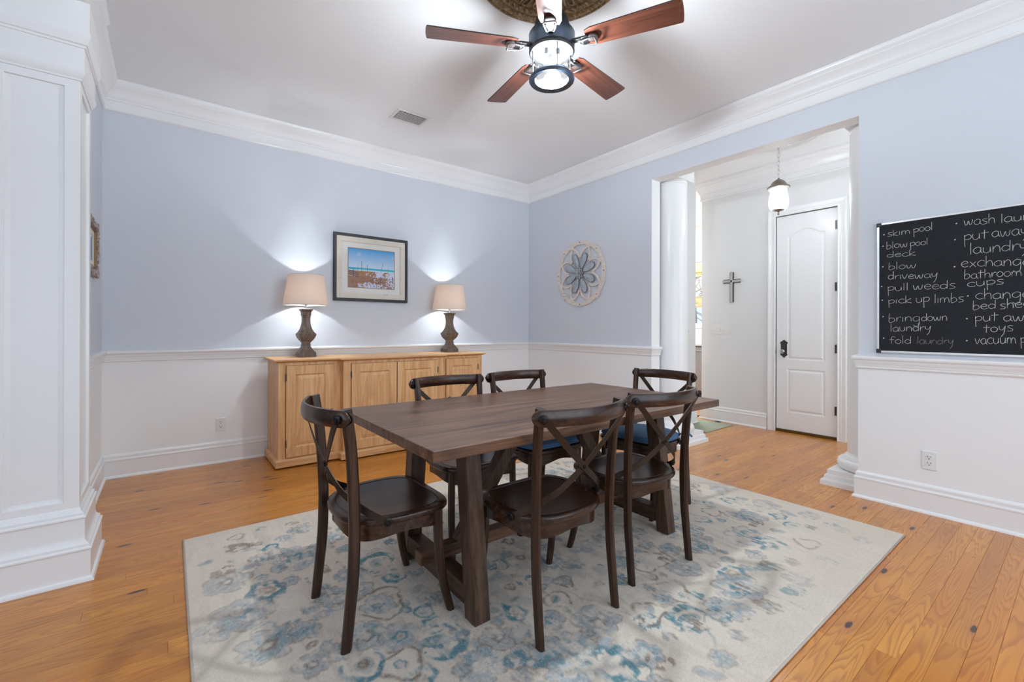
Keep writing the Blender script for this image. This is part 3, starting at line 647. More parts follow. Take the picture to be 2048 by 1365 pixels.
doors = [(-3.042, -2.658, YW, 1, -1), (-2.531, -2.108, YC, 1, -1), (-2.104, -1.680, YC, -1, 1), (-1.545, -1.155, YW, -1, 1)]
for x0, x1, yf, kn, hs in doors:
    b = nb(); o_ = Vector((x0 + 2.10, yf + .30, .083)); W_, H_ = x1 - x0, .765
    r0 = (0.002, 0.002, W_ - .002, H_ - .002); r1 = ins(r0, .068)
    r1 = (r1[0], r1[1] + .012, r1[2], r1[3] - .004)
    nested(b, o_, Vector((1, 0, 0)), Vector((0, 0, 1)), Vector((0, -1, 0)), [r0, r0, ins(r0, .002), r1, ins(r1, .006), ins(r1, .012), ins(r1, .040), ins(r1, .042)], [.0004, .012, .014, .014, .009, .003, .010, .010])
    dr = obj('door', b, OAK_Z, SB)
    b = nb()
    for q0, q1, q2, q3 in ((x0, .0815, x0 + .002, .8495), (x1 - .002, .0815, x1, .8495), (x0, .0815, x1, .0835), (x0, .8475, x1, .8495)): box(b, (q0 + 2.10 - .0008, yf + .30 - .0015, q1), (q2 + 2.10 + .0008, yf + .30 - .0002, q3))
    obj('door_gap', b, SLOT, dr)
    #bx('door_gap', (x0 + 2.10 - .0015, yf + .30 - .0012, .0815), (x1 + 2.10 + .0015, yf + .30 - .0004, .8495), SLOT, dr)
    xk = (x1 - .030 if kn > 0 else x0 + .030) + 2.10
    b = nb(); lathe(b, [(.008, 0), (.006, .012), (.012, .018), (.015, .024), (.013, .030), (.006, .033), (.0001, .034)], 18, cap=False); b.transform(Matrix.Rotation(PI / 2, 4, 'X')); b.transform(Matrix.Translation((xk, yf + .30 - .013, .447))); o = obj('knob', b, metal('bronze_knob', (.12, .09, .06), .4) if 'bronze_knob' not in bpy.data.materials else bpy.data.materials['bronze_knob'], dr, sharp=40)
    xh = (x0 if hs < 0 else x1) + 2.10
    for zz in (.20, .75):
        b = nb(); lathe(b, [(.005, zz - .03), (.005, zz + .03)], 10, (xh, yf + .30 - .014, 0)); obj('hinge', b, IRON, dr, sharp=40)

# ------------------------------------------------------------------ table lamps
LAMPLIN = MT('linen_shade'); v = LAMPLIN.obj(); l1 = LAMPLIN.noise(LAMPLIN.mapp(v, (6, 6, 160)), 2.0, 4, .7)
col = LAMPLIN.ramp(l1, [(.3, (.84, .80, .75)), (.7, (.93, .91, .88))])
df = LAMPLIN.n('ShaderNodeBsdfDiffuse'); LAMPLIN.l(col, df.inputs[0]); tl = LAMPLIN.n('ShaderNodeBsdfTranslucent'); LAMPLIN.l(LAMPLIN.mix(1.0, col, (1.0, .86, .76), 'MULTIPLY'), tl.inputs[0])
mx = LAMPLIN.n('ShaderNodeMixShader'); mx.inputs[0].default_value = .55; LAMPLIN.l(df.outputs[0], mx.inputs[1]); LAMPLIN.l(tl.outputs[0], mx.inputs[2]); LAMPLIN.l(mx.outputs[0], LAMPLIN.out.inputs[0])
def lamp():
    t = thing('table_lamp', '', 'lamp', (0, 0, 0), 0, 'table lamps on the sideboard')
    prof = [(.072, 0), (.072, .034), (.070, .036), (.064, .044), (.046, .066), (.036, .085), (.032, .096), (.036, .099), (.036, .104), (.031, .108), (.033, .124), (.040, .127), (.040, .133), (.050, .142), (.062, .160), (.070, .180), (.073, .194), (.073, .199), (.068, .202), (.058, .214), (.045, .238), (.036, .268), (.031, .300), (.031, .330), (.034, .358), (.038, .362), (.038, .368), (.036, .371), (.040, .392), (.042, .395), (.050, .404), (.050, .412), (.046, .414)]
    b = nb(); rings = [[b.verts.new((sx * r, sy * r, z * 1.05)) for sx, sy in ((1, 1), (-1, 1), (-1, -1), (1, -1))] for r, z in prof]
    for a, c in zip(rings, rings[1:]):
        for i in range(4): b.faces.new((a[i], a[(i + 1) % 4], c[(i + 1) % 4], c[i]))
    b.faces.new(rings[0][::-1]); b.faces.new(rings[-1]); obj('base', b, LAMPW, t)
    b = nb(); lathe(b, [(.016, .414), (.016, .424), (.009, .430), (.009, .470), (.017, .474), (.017, .515), (.0001, .515)], 14, cap=False); obj('socket', b, SILVER, t, sharp=40)
    obj('bulb', lathe(nb(), [(.013, .515), (.018, .535), (.029, .565), (.030, .585), (.022, .608), (.0001, .618)], 18, cap=False), BULB, t, smooth=True)
    b = nb()
    for s in (-1, 1): sweep(b, catmull([(s * .010, 0, .475), (s * .045, 0, .53), (s * .050, 0, .60), (s * .025, 0, .68), (0, 0, .715)], 4), circ(.0018, 5))
    obj('harp', b, SILVER, t, smooth=True)
    b = nb(); z0_, z1_ = .470, .744; R0, R1 = .190, .150
    lathe(b, [(R0, z0_), (R1, z1_)], 56, cap=False); lathe(b, [(R1 - .002, z1_), (R0 - .002, z0_)], 56, cap=False)
    sh = obj('shade', b, LAMPLIN.m, t, smooth=True)
    for R_, z_ in ((R0, z0_), (R1, z1_)):
        b = nb(); sweep(b, [((R_ - .001) * math.cos(a), (R_ - .001) * math.sin(a), z_) for a in [2 * PI * i / 56 for i in range(56)]], circ(.0022, 6), closed=True, cap=False)
        if z_ == z0_: obj('shade_wire', b, SILVER, sh, smooth=True)
    for i in range(3): a = 2 * PI * i / 3 + .4; sweep(b, [(0, 0, z1_ - .018), ((R1 - .002) * math.cos(a), (R1 - .002) * math.sin(a), z1_ - .002)], circ(.0016, 5))
    obj('shade_wire', b, SILVER, sh, smooth=True)
    obj('finial', lathe(nb(), [(.005, .712), (.005, .742), (.010, .745), (.012, .753), (.009, .762), (.0001, .766)], 14, cap=False), SILVER, t, smooth=True)
    return t
LP = lamp(); LP['label'] = 'turned wooden table lamp with linen shade on the left end of the sideboard'; LP.location = (-2.814, -.205, .900)
L2 = dup(LP, (-1.318, -.205, .900), 0, 'turned wooden table lamp with linen shade on the right end of the sideboard')
for i, l_ in enumerate((LP, L2)): point_light('lamp_light', (0, 0, .585), 240, .03, (.90, .95, 1.0), l_)

# ------------------------------------------------------------------ outlets
def outlet(loc, rz, label):
    t = thing('wall_outlet', label, 'outlet', loc, rz, 'electrical outlets on the lower walls')
    obj('plate', box(nb(), (-.036, -.006, -.058), (.036, 0, .058), .003), PLATE, t)
    for s in (1, -1):
        b = nb(); lathe(b, [(.017, 0), (.017, .008), (.0001, .008)], 20, cap=False); b.transform(Matrix.Rotation(PI / 2, 4, 'X')); b.transform(Matrix.Translation((0, 0, s * .0195))); o = obj('receptacle', b, PLATE, t, sharp=40)
        b = nb(); box(b, (-.0085, -.0088, s * .0195 + .001), (-.006, -.0075, s * .0195 + .010)); box(b, (.006, -.0088, s * .0195 + .001), (.0085, -.0075, s * .0195 + .009)); box(b, (-.0025, -.0088, s * .0195 - .010), (.0025, -.0075, s * .0195 - .005)); obj('slots', b, SLOT, o)
outlet((-3.452, 0, .324), 0, 'white duplex outlet on the back wall left of the sideboard')
outlet((0, -3.969, .335), -PI / 2, 'white duplex outlet on the right wall below the chalkboard')

# ------------------------------------------------------------------ wall art
def vgrid(name, nx, nz, fx, m, parent, W_, H_, fn, zoff=0):
    """upright colour-attribute sheet facing -Y, W x H, fn(u,v)->rgb"""
    u, v = np.meshgrid(np.linspace(0, 1, nx), np.linspace(0, 1, nz)); col = fn(u, v)
    vs = np.stack([(u.ravel() - .5) * W_, np.full(u.size, fx), (v.ravel() - .5) * H_], 1)
    idx = np.arange(nx * nz).reshape(nz, nx); fa = np.stack([idx[:-1, :-1], idx[:-1, 1:], idx[1:, 1:], idx[1:, :-1]], -1).reshape(-1, 4)
    me = bpy.data.meshes.new(name); me.from_pydata(vs.tolist(), [], fa.tolist()); at = me.color_attributes.new('Col', 'FLOAT_COLOR', 'POINT')
    at.data.foreach_set('color', np.concatenate([col.reshape(-1, 3), np.ones((u.size, 1))], 1).ravel().astype(np.float32)); return link(name, me, m, parent)
pr = MT('printed_photo'); a = pr.n('ShaderNodeAttribute', attribute_name='Col'); pr.bsdf(a.outputs['Color'], .25)
rng = np.random.default_rng(5)
def smooth_noise(shape, k, seed):
    r = np.random.default_rng(seed); g = r.random((k[0] + 2, k[1] + 2)); yy = np.linspace(0, k[0], shape[0]); xx = np.linspace(0, k[1], shape[1])
    y0 = np.floor(yy).astype(int); x0 = np.floor(xx).astype(int); fy = (yy - y0)[:, None]; fx = (xx - x0)[None]; fy = fy * fy * (3 - 2 * fy); fx = fx * fx * (3 - 2 * fx)
    return (g[y0][:, x0] * (1 - fy) * (1 - fx) + g[y0 + 1][:, x0] * fy * (1 - fx) + g[y0][:, x0 + 1] * (1 - fy) * fx + g[y0 + 1][:, x0 + 1] * fy * fx)
def beach(u, v):
    S = u.shape; A = lambda *c: np.array(c)[None, None]; M = lambda c, a, b_: c * (1 - a[..., None]) + A(*b_) * a[..., None]
    n1 = smooth_noise(S, (46, 60), 1); n2 = smooth_noise(S, (82, 100), 2); n3 = smooth_noise(S, (6, 9), 3)
    c = A(.10, .42, .78) * np.ones(S + (1,)); t_ = np.clip((v - .50) / .5, 0, 1); c = A(.56, .70, .86) * (1 - t_[..., None]) + A(.05, .33, .70) * t_[..., None]
    cl = np.clip((smooth_noise(S, (5, 9), 8) - .55) * 3, 0, 1) * np.clip(1 - abs(v - .86) / .09, 0, 1); c = M(c, cl * .8, (.72, .62, .74))
    sea = (v < .515) & (v > .43); c[sea] = (.02, .38, .58); c[(v < .475) & (v > .43) & (u > .2)] = (.18, .62, .75); c[(v <= .455) & (v > .43)] = (.55, .75, .82)
    sand = v <= .43; c[sand] = (.60, .64, .80)
    grass = sand & ((n3 * .5 + n1 * .5 + (.5 - u) * .35 + np.where(v < .28, .12, 0)) > .47); gc = A(.20, .085, .04) * (1 - n2[..., None]) + A(.50, .26, .12) * n2[..., None]; c = np.where(grass[..., None], gc, c)
    sn = (v < .11 - .04 * abs(u - .42) * 4 + .05 * n3) & (u > .2) & (u < .68) & (n1 * .6 + n2 * .4 > .42); c[sn] = (.66, .70, .86)
    dune = sand & (v > .33) & (v > .43 - .16 * np.clip(1 - u / .55, 0, 1)) & (u < .5); c[dune] = (.36, .17, .07)
    dk = (n2 > .72) & (v < .3); c[dk] = (.12, .07, .08)
    for x, top in ((.10, .46), (.51, .36), (.70, .32), (.97, .33)): c[(abs(u - x) < .007) & (v < top) & (v > top - .18)] = (.05, .05, .07)
    for x, base, top, lean in ((.28, .4, .68, 0), (.20, .4, .60, 0), (.40, .4, .60, 0), (.70, .42, .68, .05), (.86, .40, .56, 0)): c[(abs(u - x - lean * (v - base) / .3) < .004) & (v > base) & (v < top)] = (.12, .12, .13)
    for k in range(3): c[(abs(v - (.40 - k * .045) + (u - .1) * .35) < .010) & (u < .22)] = (.06, .06, .09)
    return np.clip(c, 0, 1)
t = thing('framed_picture', 'framed beach dunes photograph in cream and black frame above the sideboard', 'picture', (-2.131, 0, 1.777))
def pframe(name, w0, h0, w1, h1, y0, y1, m, parent, bev=.003):
    b = nb(); P0 = [(-w0, -h0), (w0, -h0), (w0, h0), (-w0, h0)]; P1 = [(-w1, -h1), (w1, -h1), (w1, h1), (-w1, h1)]
    L = [[b.verts.new((x, y, z)) for x, z in P] for P, y in ((P0, y0), (P0, y1), (P1, y1), (P1, y0))]
    for a_, c_ in zip(L, L[1:] + L[:1]):
        for i in range(4): b.faces.new((a_[i], a_[(i + 1) % 4], c_[(i + 1) % 4], c_[i]))
    es = [e for e in b.edges]; bmesh.ops.recalc_face_normals(b, faces=b.faces); bmesh.ops.bevel(b, geom=es, offset=bev, segments=2, affect='EDGES'); return obj(name, b, m, parent)
cream = MT('distressed_cream'); v = cream.obj(); nn = cream.noise(cream.mapp(v, (9, 9, 30)), 3, 4, .75); cream.bsdf(cream.mix(cream.ramp(nn, [(.64, 0.0), (.68, 1.0)]), cream.mix(cream.noise(v, 6), (.66, .60, .50), (.76, .72, .64)), (.10, .08, .06)), .6)
blk = MT('distressed_black'); v = blk.obj(); blk.bsdf(blk.mix(blk.ramp(blk.noise(v, 60, 4, .7), [(.6, 0.0), (.75, 1.0)]), (.028, .03, .034), (.14, .14, .14)), .5)
pframe('outer_frame', .390, .340, .362, .312, -.002, -.034, blk.m, t); pframe('inner_frame', .362, .312, .308, .258, -.004, -.026, cream.m, t)
obj('mat_board', box(nb(), (-.31, -.014, -.26), (.31, -.004, .26)), plain('mat_board', (.76, .74, .71), .8), t)
pframe('mat_bevel', .248, .204, .242, .198, -.012, -.0165, plain('tan_bevel', (.30, .22, .15), .7), t, .0008)
vgrid('beach_print', 200, 164, -.0150, pr.m, t, .484, .396, beach)

shell = MT('driftwood_frame'); v = shell.obj(); nn = shell.noise(v, 45, 5, .75); shell.bsdf(shell.ramp(nn, [(.3, (.13, .09, .07)), (.48, (.42, .34, .29)), (.65, (.66, .63, .62))]), .75, normal=shell.bump(shell.noise(v, 90, 4, .7), 1.0, .008))
t = thing('framed_picture', 'small blue painting in a rough carved grey frame on the left wall behind the pilaster', 'picture', (-4.216, -.84, 1.68), PI / 2)
t.rotation_euler = (0, 0, PI / 2)
pframe('carved_frame', .40, .185, .315, .130, -.002, -.020, shell.m, t, .006)
b = nb(); random.seed(8)
for k in range(230):
    s_ = k % 4; q = random.random(); e = random.uniform(.0, .045)
    x_, z_ = ((-.39 + .78 * q, -.178 + e) if s_ == 0 else (-.39 + .78 * q, .178 - e) if s_ == 1 else (-.392 + e * 1.6, -.18 + .36 * q) if s_ == 2 else (.392 - e * 1.6, -.18 + .36 * q))
    b2 = nb(); bmesh.ops.create_icosphere(b2, subdivisions=1, radius=random.uniform(.008, .017)); b2.transform(Matrix.Translation((x_, -.022, z_)) @ Matrix.Rotation(random.random() * 3, 4, 'Y') @ Matrix.Diagonal((1.5, .6, .7, 1)))
    me = bpy.data.meshes.new('tmp'); b2.to_mesh(me); b2.free(); b.from_mesh(me); bpy.data.meshes.remove(me)
o = obj('carved_lumps', b, shell.m, t, smooth=True); o['kind'] = 'stuff'
pframe('inner_moulding', .316, .131, .300, .120, -.004, -.020, metal('rubbed_gold', (.30, .20, .12), .5), t, .002)
pframe('linen_liner', .301, .121, .240, .086, -.003, -.008, plain('linen_liner', (.74, .68, .54), .8), t, .001)
def seaview(u, v):
    c = np.ones(u.shape + (3,)) * np.array((.12, .26, .62)); c[v < .35] = (.10, .30, .52); cl = smooth_noise(u.shape, (4, 5), 4); c[(cl > .62) & (v > .4)] = (.70, .74, .80); return c
vgrid('painting', 50, 36, -.005, pr.m, t, .485, .175, seaview)

# flower wall medallion
t = thing('wall_medallion', 'round whitewashed openwork medallion with grey metal flower on the right wall', 'wall decoration', (0, -.953, 1.806), -PI / 2)
ww = wood('whitewashed_wood', (.62, .52, .45), (.78, .71, .65), (.84, .80, .76), 'X', 2.5, .7, 0, .3, 6, False, fine=.12)
b = nb()
def flat_arc(b, cx, cz, r, a0, a1, wd, y0, y1, n=40):
    A_ = [a0 + (a1 - a0) * i / n for i in range(n + 1)]; L = []
    for a in A_: L.append([b.verts.new((cx + rr * math.cos(a), y, cz + rr * math.sin(a))) for rr, y in ((r - wd / 2, y0), (r + wd / 2, y0), (r + wd / 2, y1), (r - wd / 2, y1))])
    closed = abs(a1 - a0 - 2 * PI) < 1e-5
    for i in range(n):
        p, q = L[i], L[i + 1] if not (closed and i == n - 1) else L[0]
        for j in range(4): b.faces.new((p[j], p[(j + 1) % 4], q[(j + 1) % 4], q[j]))
    if not closed: b.faces.new(L[0]); b.faces.new(L[-1][::-1])
flat_arc(b, 0, 0, .358, 0, 2 * PI, .044, -.006, -.020, 72)
obj('outer_ring', b, ww, t)
for k in range(8):
    b = nb(); a = k * PI / 4; dd = .215; rr = .150
    flat_arc(b, dd * math.cos(a), dd * math.sin(a), rr, a - 2.15, a + 2.15, .024, -.008 - .004 * (k % 2), -.018 - .004 * (k % 2), 30); obj('lobe', b, ww, t)
for k in range(8):
    a = PI / 8 * 0 + k * PI / 4; 
    if k % 2: 
        b = nb(); box(b, (-.016, -.021, -.03), (.028, -.006, .03)); b.transform(Matrix.Rotation(-a, 4, 'Y')); b.transform(Matrix.Translation((.37 * math.cos(a), 0, .37 * math.sin(a)))); obj('corner_block', b, ww, t)
    b = nb(); disc_bolt(b, (.362 * math.cos(a), -.020, .362 * math.sin(a)), (0, -1, 0), .006, .004, 8); obj('nail', b, SLOT, t)
zn = MT('grey_zinc'); v = zn.obj(); zn.bsdf(zn.ramp(zn.noise(zn.mapp(v, (1, 1, 1)), 14, 4, .6, 1.5), [(.35, (.33, .38, .43)), (.6, (.45, .50, .54))]), .55, .0)
rustm = plain('zinc_dark_edge', (.13, .09, .07), .7)
for k in range(8):
    a = PI / 8 + k * PI / 4; pts = []
    for i in range(24):
        th = 2 * PI * i / 24; r = .150 + .098 * math.cos(th); wd = .050 * math.sin(th) * (.80 + .28 * math.cos(th)); pts.append((r, wd))
    b = nb(); lo_ = [b.verts.new((x, -.020, z_)) for x, z_ in pts]; hi_ = [b.verts.new((x, -.024, z_)) for x, z_ in pts]; mid = [b.verts.new((.15 + (x - .15) * .93, -.0245, z_ * .93)) for x, z_ in pts]; cen_ = b.verts.new((.15, -.034, 0))
    for i in range(24):
        j = (i + 1) % 24; b.faces.new((lo_[i], lo_[j], hi_[j], hi_[i])).material_index = 1; b.faces.new((hi_[i], hi_[j], mid[j], mid[i])).material_index = 1; b.faces.new((mid[i], mid[j], cen_))
    b.transform(Matrix.Rotation(-a, 4, 'Y')); obj('petal', b, [zn.m, rustm], t)
for R_, n_, y_ in ((.060, 9, -.036), (.036, 6, -.044), (.014, 4, -.052)):
    b = nb(); pts = [((R_ * (1 + .16 * math.cos(n_ * th))) * math.cos(th), (R_ * (1 + .16 * math.cos(n_ * th))) * math.sin(th)) for th in [2 * PI * i / 72 for i in range(72)]]
    lo_ = [b.verts.new((x, y_ + .012, z_)) for x, z_ in pts]; hi_ = [b.verts.new((x * 1.02, y_, z_ * 1.02)) for x, z_ in pts]; md = [b.verts.new((x * .85, y_ + .004, z_ * .85)) for x, z_ in pts]; c_ = b.verts.new((0, y_ + .006, 0))
    for i in range(72):
        j = (i + 1) % 72; b.faces.new((lo_[i], lo_[j], hi_[j], hi_[i])).material_index = 1; b.faces.new((hi_[i], hi_[j], md[j], md[i])); b.faces.new((md[i], md[j], c_))
    obj('rosette', b, [zn.m, rustm], t)

# ------------------------------------------------------------------ chalkboard with handwritten chores
CB = thing('chalkboard', 'black chalkboard with a handwritten chore list in an aluminium frame on the right wall', 'chalkboard', (0, -4.315, 1.4405), -PI / 2)
cbm = MT('black_board'); v = cbm.obj(); n = cbm.noise(cbm.mapp(v, (1, 1, 1.5)), 3.5, 4, .6); cbm.bsdf(cbm.mix(n, (.010, .010, .012), (.022, .024, .030)), .7, spec=.25)
BW, BH = .61, .4345
obj('board', box(nb(), (-BW + .01, -.012, -BH + .01), (BW - .01, -.002, BH - .01)), cbm.m, CB)
b = nb()
for a, c, d, e in ((-BW, -BH, BW, -BH + .014), (-BW, BH - .014, BW, BH), (-BW, -BH, -BW + .014, BH), (BW - .014, -BH, BW, BH)): box(b, (a, -.018, c), (d, -.002, e), .002)
obj('frame', b, ALU, CB)
for sx in (-1, 1):
    for sz in (-1, 1): obj('corner_cap', box(nb(), (sx * (BW - .012) - .014, -.0205, sz * (BH - .012) - .014), (sx * (BW - .012) + .014, -.001, sz * (BH - .012) + .014), .004), BLACKP, CB)
G = {'a': (.9, [[(.75, .85), (.45, 1), (.1, .7), (.08, .3), (.35, 0), (.7, .25), (.76, .9), (.78, .2), (.95, 0)]]), 'b': (.85, [[(.12, 2), (.1, .05), (.4, -.02), (.75, .3), (.65, .75), (.35, .9), (.12, .6)]]),
 'c': (.8, [[(.75, .85), (.45, 1), (.1, .65), (.12, .25), (.45, 0), (.8, .15)]]), 'd': (.9, [[(.78, 1.95), (.76, .1), (.7, .3), (.4, 0), (.08, .3), (.12, .75), (.45, .98), (.76, .7)]]),
 'e': (.85, [[(.12, .5), (.7, .6), (.68, .88), (.4, 1), (.1, .65), (.15, .2), (.45, 0), (.8, .15)]]), 'f': (.7, [[(.75, 1.75), (.5, 1.95), (.28, 1.7), (.25, 0)], [(.0, .95), (.6, 1.0)]]),
 'g': (.9, [[(.75, .85), (.45, 1), (.1, .65), (.15, .2), (.45, .05), (.75, .4), (.78, .9), (.76, -.6), (.45, -1), (.1, -.75)]]), 'h': (.85, [[(.12, 2), (.12, 0), (.15, .6), (.45, .98), (.7, .75), (.74, 0)]]),
 'i': (.35, [[(.15, .95), (.15, 0)]]), 'k': (.85, [[(.12, 1.9), (.12, 0)], [(.7, 1.0), (.14, .4), (.8, 0)]]), 'l': (.35, [[(.15, 2), (.15, 0)]]),
 'm': (1.3, [[(.1, .95), (.1, 0), (.15, .7), (.38, .98), (.58, .7), (.6, 0), (.65, .7), (.88, .98), (1.1, .7), (1.15, 0)]]), 'n': (.85, [[(.1, .95), (.1, 0), (.15, .6), (.45, .98), (.7, .7), (.74, 0)]]),
 'o': (.85, [[(.45, 1), (.12, .75), (.08, .3), (.4, 0), (.72, .25), (.75, .7), (.45, 1)]]), 'p': (.85, [[(.1, 1), (.15, -1)], [(.12, .75), (.5, 1), (.8, .7), (.65, .25), (.15, .15)]]),
 'r': (.65, [[(.12, .95), (.12, 0), (.18, .6), (.45, .95), (.62, .88)]]), 's': (.75, [[(.68, .95), (.35, 1), (.15, .8), (.35, .55), (.65, .35), (.55, .05), (.1, 0)]]), 't': (.75, [[(.35, 1.7), (.33, 0)], [(.0, 1.0), (.75, 1.05)]]),
 'u': (.9, [[(.1, .95), (.12, .25), (.4, 0), (.7, .3), (.74, .95), (.78, .1)]]), 'v': (.8, [[(.05, 1), (.35, 0), (.72, 1)]]), 'w': (1.2, [[(.05, .95), (.2, .1), (.4, .1), (.58, .8), (.7, .1), (.95, .15), (1.08, .98)]]),
 'x': (.8, [[(.1, 1), (.7, 0)], [(.7, .95), (.08, 0)]]), 'y': (.85, [[(.1, 1), (.15, .4), (.45, .3), (.72, .95)], [(.74, 1), (.6, -.3), (.3, -1)]])}
chalk = MT('chalk'); v = chalk.obj(); n = chalk.noise(v, 420, 3, .7); tr = chalk.n('ShaderNodeBsdfTransparent'); dfc = chalk.n('ShaderNodeBsdfDiffuse'); dfc.inputs[0].default_value = (.72, .73, .72, 1)
mxc = chalk.n('ShaderNodeMixShader'); chalk.l(chalk.ramp(n, [(.34, .20), (.50, .85)]), mxc.inputs[0]); chalk.l(tr.outputs[0], mxc.inputs[1]); chalk.l(dfc.outputs[0], mxc.inputs[2]); chalk.l(mxc.outputs[0], chalk.out.inputs[0])
chalk2 = MT('faint_chalk'); n = chalk2.noise(chalk2.obj(), 260, 3, .7); tr = chalk2.n('ShaderNodeBsdfTransparent'); dfc = chalk2.n('ShaderNodeBsdfDiffuse'); dfc.inputs[0].default_value = (.5, .5, .5, 1)
mxc = chalk2.n('ShaderNodeMixShader'); chalk2.l(chalk2.ramp(n, [(.35, .05), (.6, .55)]), mxc.inputs[0]); chalk2.l(tr.outputs[0], mxc.inputs[1]); chalk2.l(dfc.outputs[0], mxc.inputs[2]); chalk2.l(mxc.outputs[0], chalk2.out.inputs[0])
def stroke(b, pts, wd, y=-.0124):
    P = [Vector((p[0], 0, p[1])) for p in pts]
    P = [Vector(p) for p in catmull(P, 4)] if len(P) > 2 else P
    L = []
    for i, p in enumerate(P):
        t_ = (P[min(i + 1, len(P) - 1)] - P[max(i - 1, 0)]); t_ = t_.normalized() if t_.length > 1e-7 else Vector((1, 0, 0)); n_ = Vector((-t_.z, 0, t_.x)) * wd / 2
        L.append([b.verts.new((q.x, yy, q.z)) for q, yy in ((p + n_, y), (p - n_, y), (p - n_, y - .0005), (p + n_, y - .0005))])
    for a_, c_ in zip(L, L[1:]):
        for i in range(4): b.faces.new((a_[i], a_[(i + 1) % 4], c_[(i + 1) % 4], c_[i]))
    b.faces.new(L[0]); b.faces.new(L[-1])
random.seed(4)
def word(b, s, ya, za, yb, zb, xh=.028):
    """from (ya,za) to (yb,zb) on the wall; board x grows as world y falls"""
    cy, cz = -4.315, 1.4405; x0, z0, x1, z1 = -(ya - cy), za - cz, -(yb - cy), zb - cz
    tot = sum(G[c][0] for c in s) - .1; sx = (x1 - x0) / tot; x = 0
    for c in s:
        wd, st = G[c]; jy = random.uniform(-.0015, .0015); js = random.uniform(.93, 1.07)
        for k in st: stroke(b, [(x0 + (x + px) * sx, z0 + (z1 - z0) * (x / tot) + pz * xh * js * (.9 if abs(pz) > 1.2 else 1) + jy) for px, pz in k], .0021 + random.uniform(-.0003, .0003))
        x += wd
def dot(b, y_, z_): stroke(b, [(-(y_ + 4.315) - .003, z_ - 1.4405 - .002), (-(y_ + 4.315) + .003, z_ - 1.4405 + .002)], .006)
LINES = [
 [('skim', -3.758, 1.782, -3.875, 1.780, .026), ('pool', -3.890, 1.785, -3.982, 1.787, .027), (-3.742, 1.797)],
 [('blow', -3.754, 1.699, -3.862, 1.699, .026), ('pool', -3.875, 1.698, -3.960, 1.701, .024), ('deck', -3.757, 1.641, -3.901, 1.638, .022), (-3.737, 1.72)],
 [('blow', -3.765, 1.559, -3.904, 1.558, .027), ('driveway', -3.763, 1.493, -4.005, 1.487, .028), (-3.737, 1.582)],
 [('pull', -3.760, 1.418, -3.866, 1.417, .028), ('weeds', -3.889, 1.419, -4.084, 1.412, .030), (-3.731, 1.45)],
 [('pick', -3.764, 1.333, -3.882, 1.334, .027), ('up', -3.903, 1.333, -3.967, 1.337, .032), ('limbs', -3.990, 1.329, -4.120, 1.327, .030), (-3.734, 1.358)],
 [('bring', -3.766, 1.212, -3.923, 1.217, .030), ('down', -3.930, 1.215, -4.049, 1.219, .028), ('laundry', -3.775, 1.149, -3.975, 1.156, .029), (-3.739, 1.248)],
 [('fold', -3.772, 1.067, -3.881, 1.070, .028), (-3.742, 1.104)],
 [('wash', -4.121, 1.789, -4.248, 1.781, .030), ('laundry', -4.271, 1.778, -4.48, 1.775, .030), (-4.09, 1.808)],
 [('put', -4.120, 1.696, -4.221, 1.699, .036), ('away', -4.236, 1.699, -4.375, 1.695, .034), ('laundry', -4.145, 1.613, -4.375, 1.610, .036), (-4.084, 1.71)],
 [('exchange', -4.109, 1.538, -4.385, 1.521, .034), ('bathroom', -4.123, 1.467, -4.353, 1.467, .030), ('cups', -4.135, 1.420, -4.283, 1.424, .028), (-4.082, 1.545)],
 [('change', -4.170, 1.342, -4.385, 1.342, .034), ('bed', -4.159, 1.283, -4.253, 1.286, .028), ('sheets', -4.267, 1.281, -4.44, 1.296, .030), (-4.14, 1.364)],
 [('put', -4.168, 1.210, -4.261, 1.214, .032), ('away', -4.283, 1.210, -4.43, 1.215, .031), ('toys', -4.204, 1.146, -4.320, 1.156, .031), (-4.136, 1.228)],
 [('vacuum', -4.169, 1.077, -4.332, 1.085, .034), ('p', -4.348, 1.086, -4.370, 1.086, .030), (-4.136, 1.096)]]
for ln in LINES:
    for w_ in ln:
        b = nb()
        if isinstance(w_[0], str): word(b, *w_); obj('chalk_word', b, chalk.m, CB)
        else: dot(b, *w_); obj('bullet_dot', b, chalk.m, CB)
b = nb(); word(b, 'laundry', -3.910, 1.071, -4.077, 1.073, .026); o = obj('chalk_word', b, chalk2.m, CB); o['label'] = 'half rubbed out chalk word'

# ------------------------------------------------------------------ rug (pattern as a colour attribute on the pile)
RX0, RX1, RY0, RY1, RZ = -3.747, -.530, -3.955, -1.600, .012
nx, ny = 716, 524
gx, gy = np.meshgrid(np.linspace(RX0, RX1, nx), np.linspace(RY0, RY1, ny))
S = gx.shape
FB = {}
def fbm(k, seed):
    if (k, seed) not in FB: FB[(k, seed)] = sum(smooth_noise(S, (int(k[0] * 2 ** o), int(k[1] * 2 ** o)), seed + o) / 2 ** o for o in range(3)) / 1.75
    return FB[(k, seed)]
wx = gx + (fbm((26, 34), 20) - .5) * .045 + (fbm((90, 120), 50) - .5) * .012; wy = gy + (fbm((26, 34), 30) - .5) * .045 + (fbm((90, 120), 60) - .5) * .012
CREAM, BLUE, TEAL, TAUPE = np.array((.82, .73, .62)), np.array((.36, .42, .46)), np.array((.075, .25, .31)), np.array((.25, .175, .125))
K = {'b': BLUE, 'T': TEAL, 't': TAUPE}
col = np.ones(S + (3,)) * CREAM
wear = fbm((14, 18), 70); streak = fbm((18, 150), 80); fine = np.random.default_rng(3).random(S)
col = col * (1 - .10 * np.clip((.62 - wear) * 3, 0, 1))[..., None]
tp = np.clip((streak * .6 + wear * .4 - .53) * 4, 0, 1) * .30; col = col * (1 - tp[..., None]) + np.array((.36, .31, .27)) * tp[..., None]
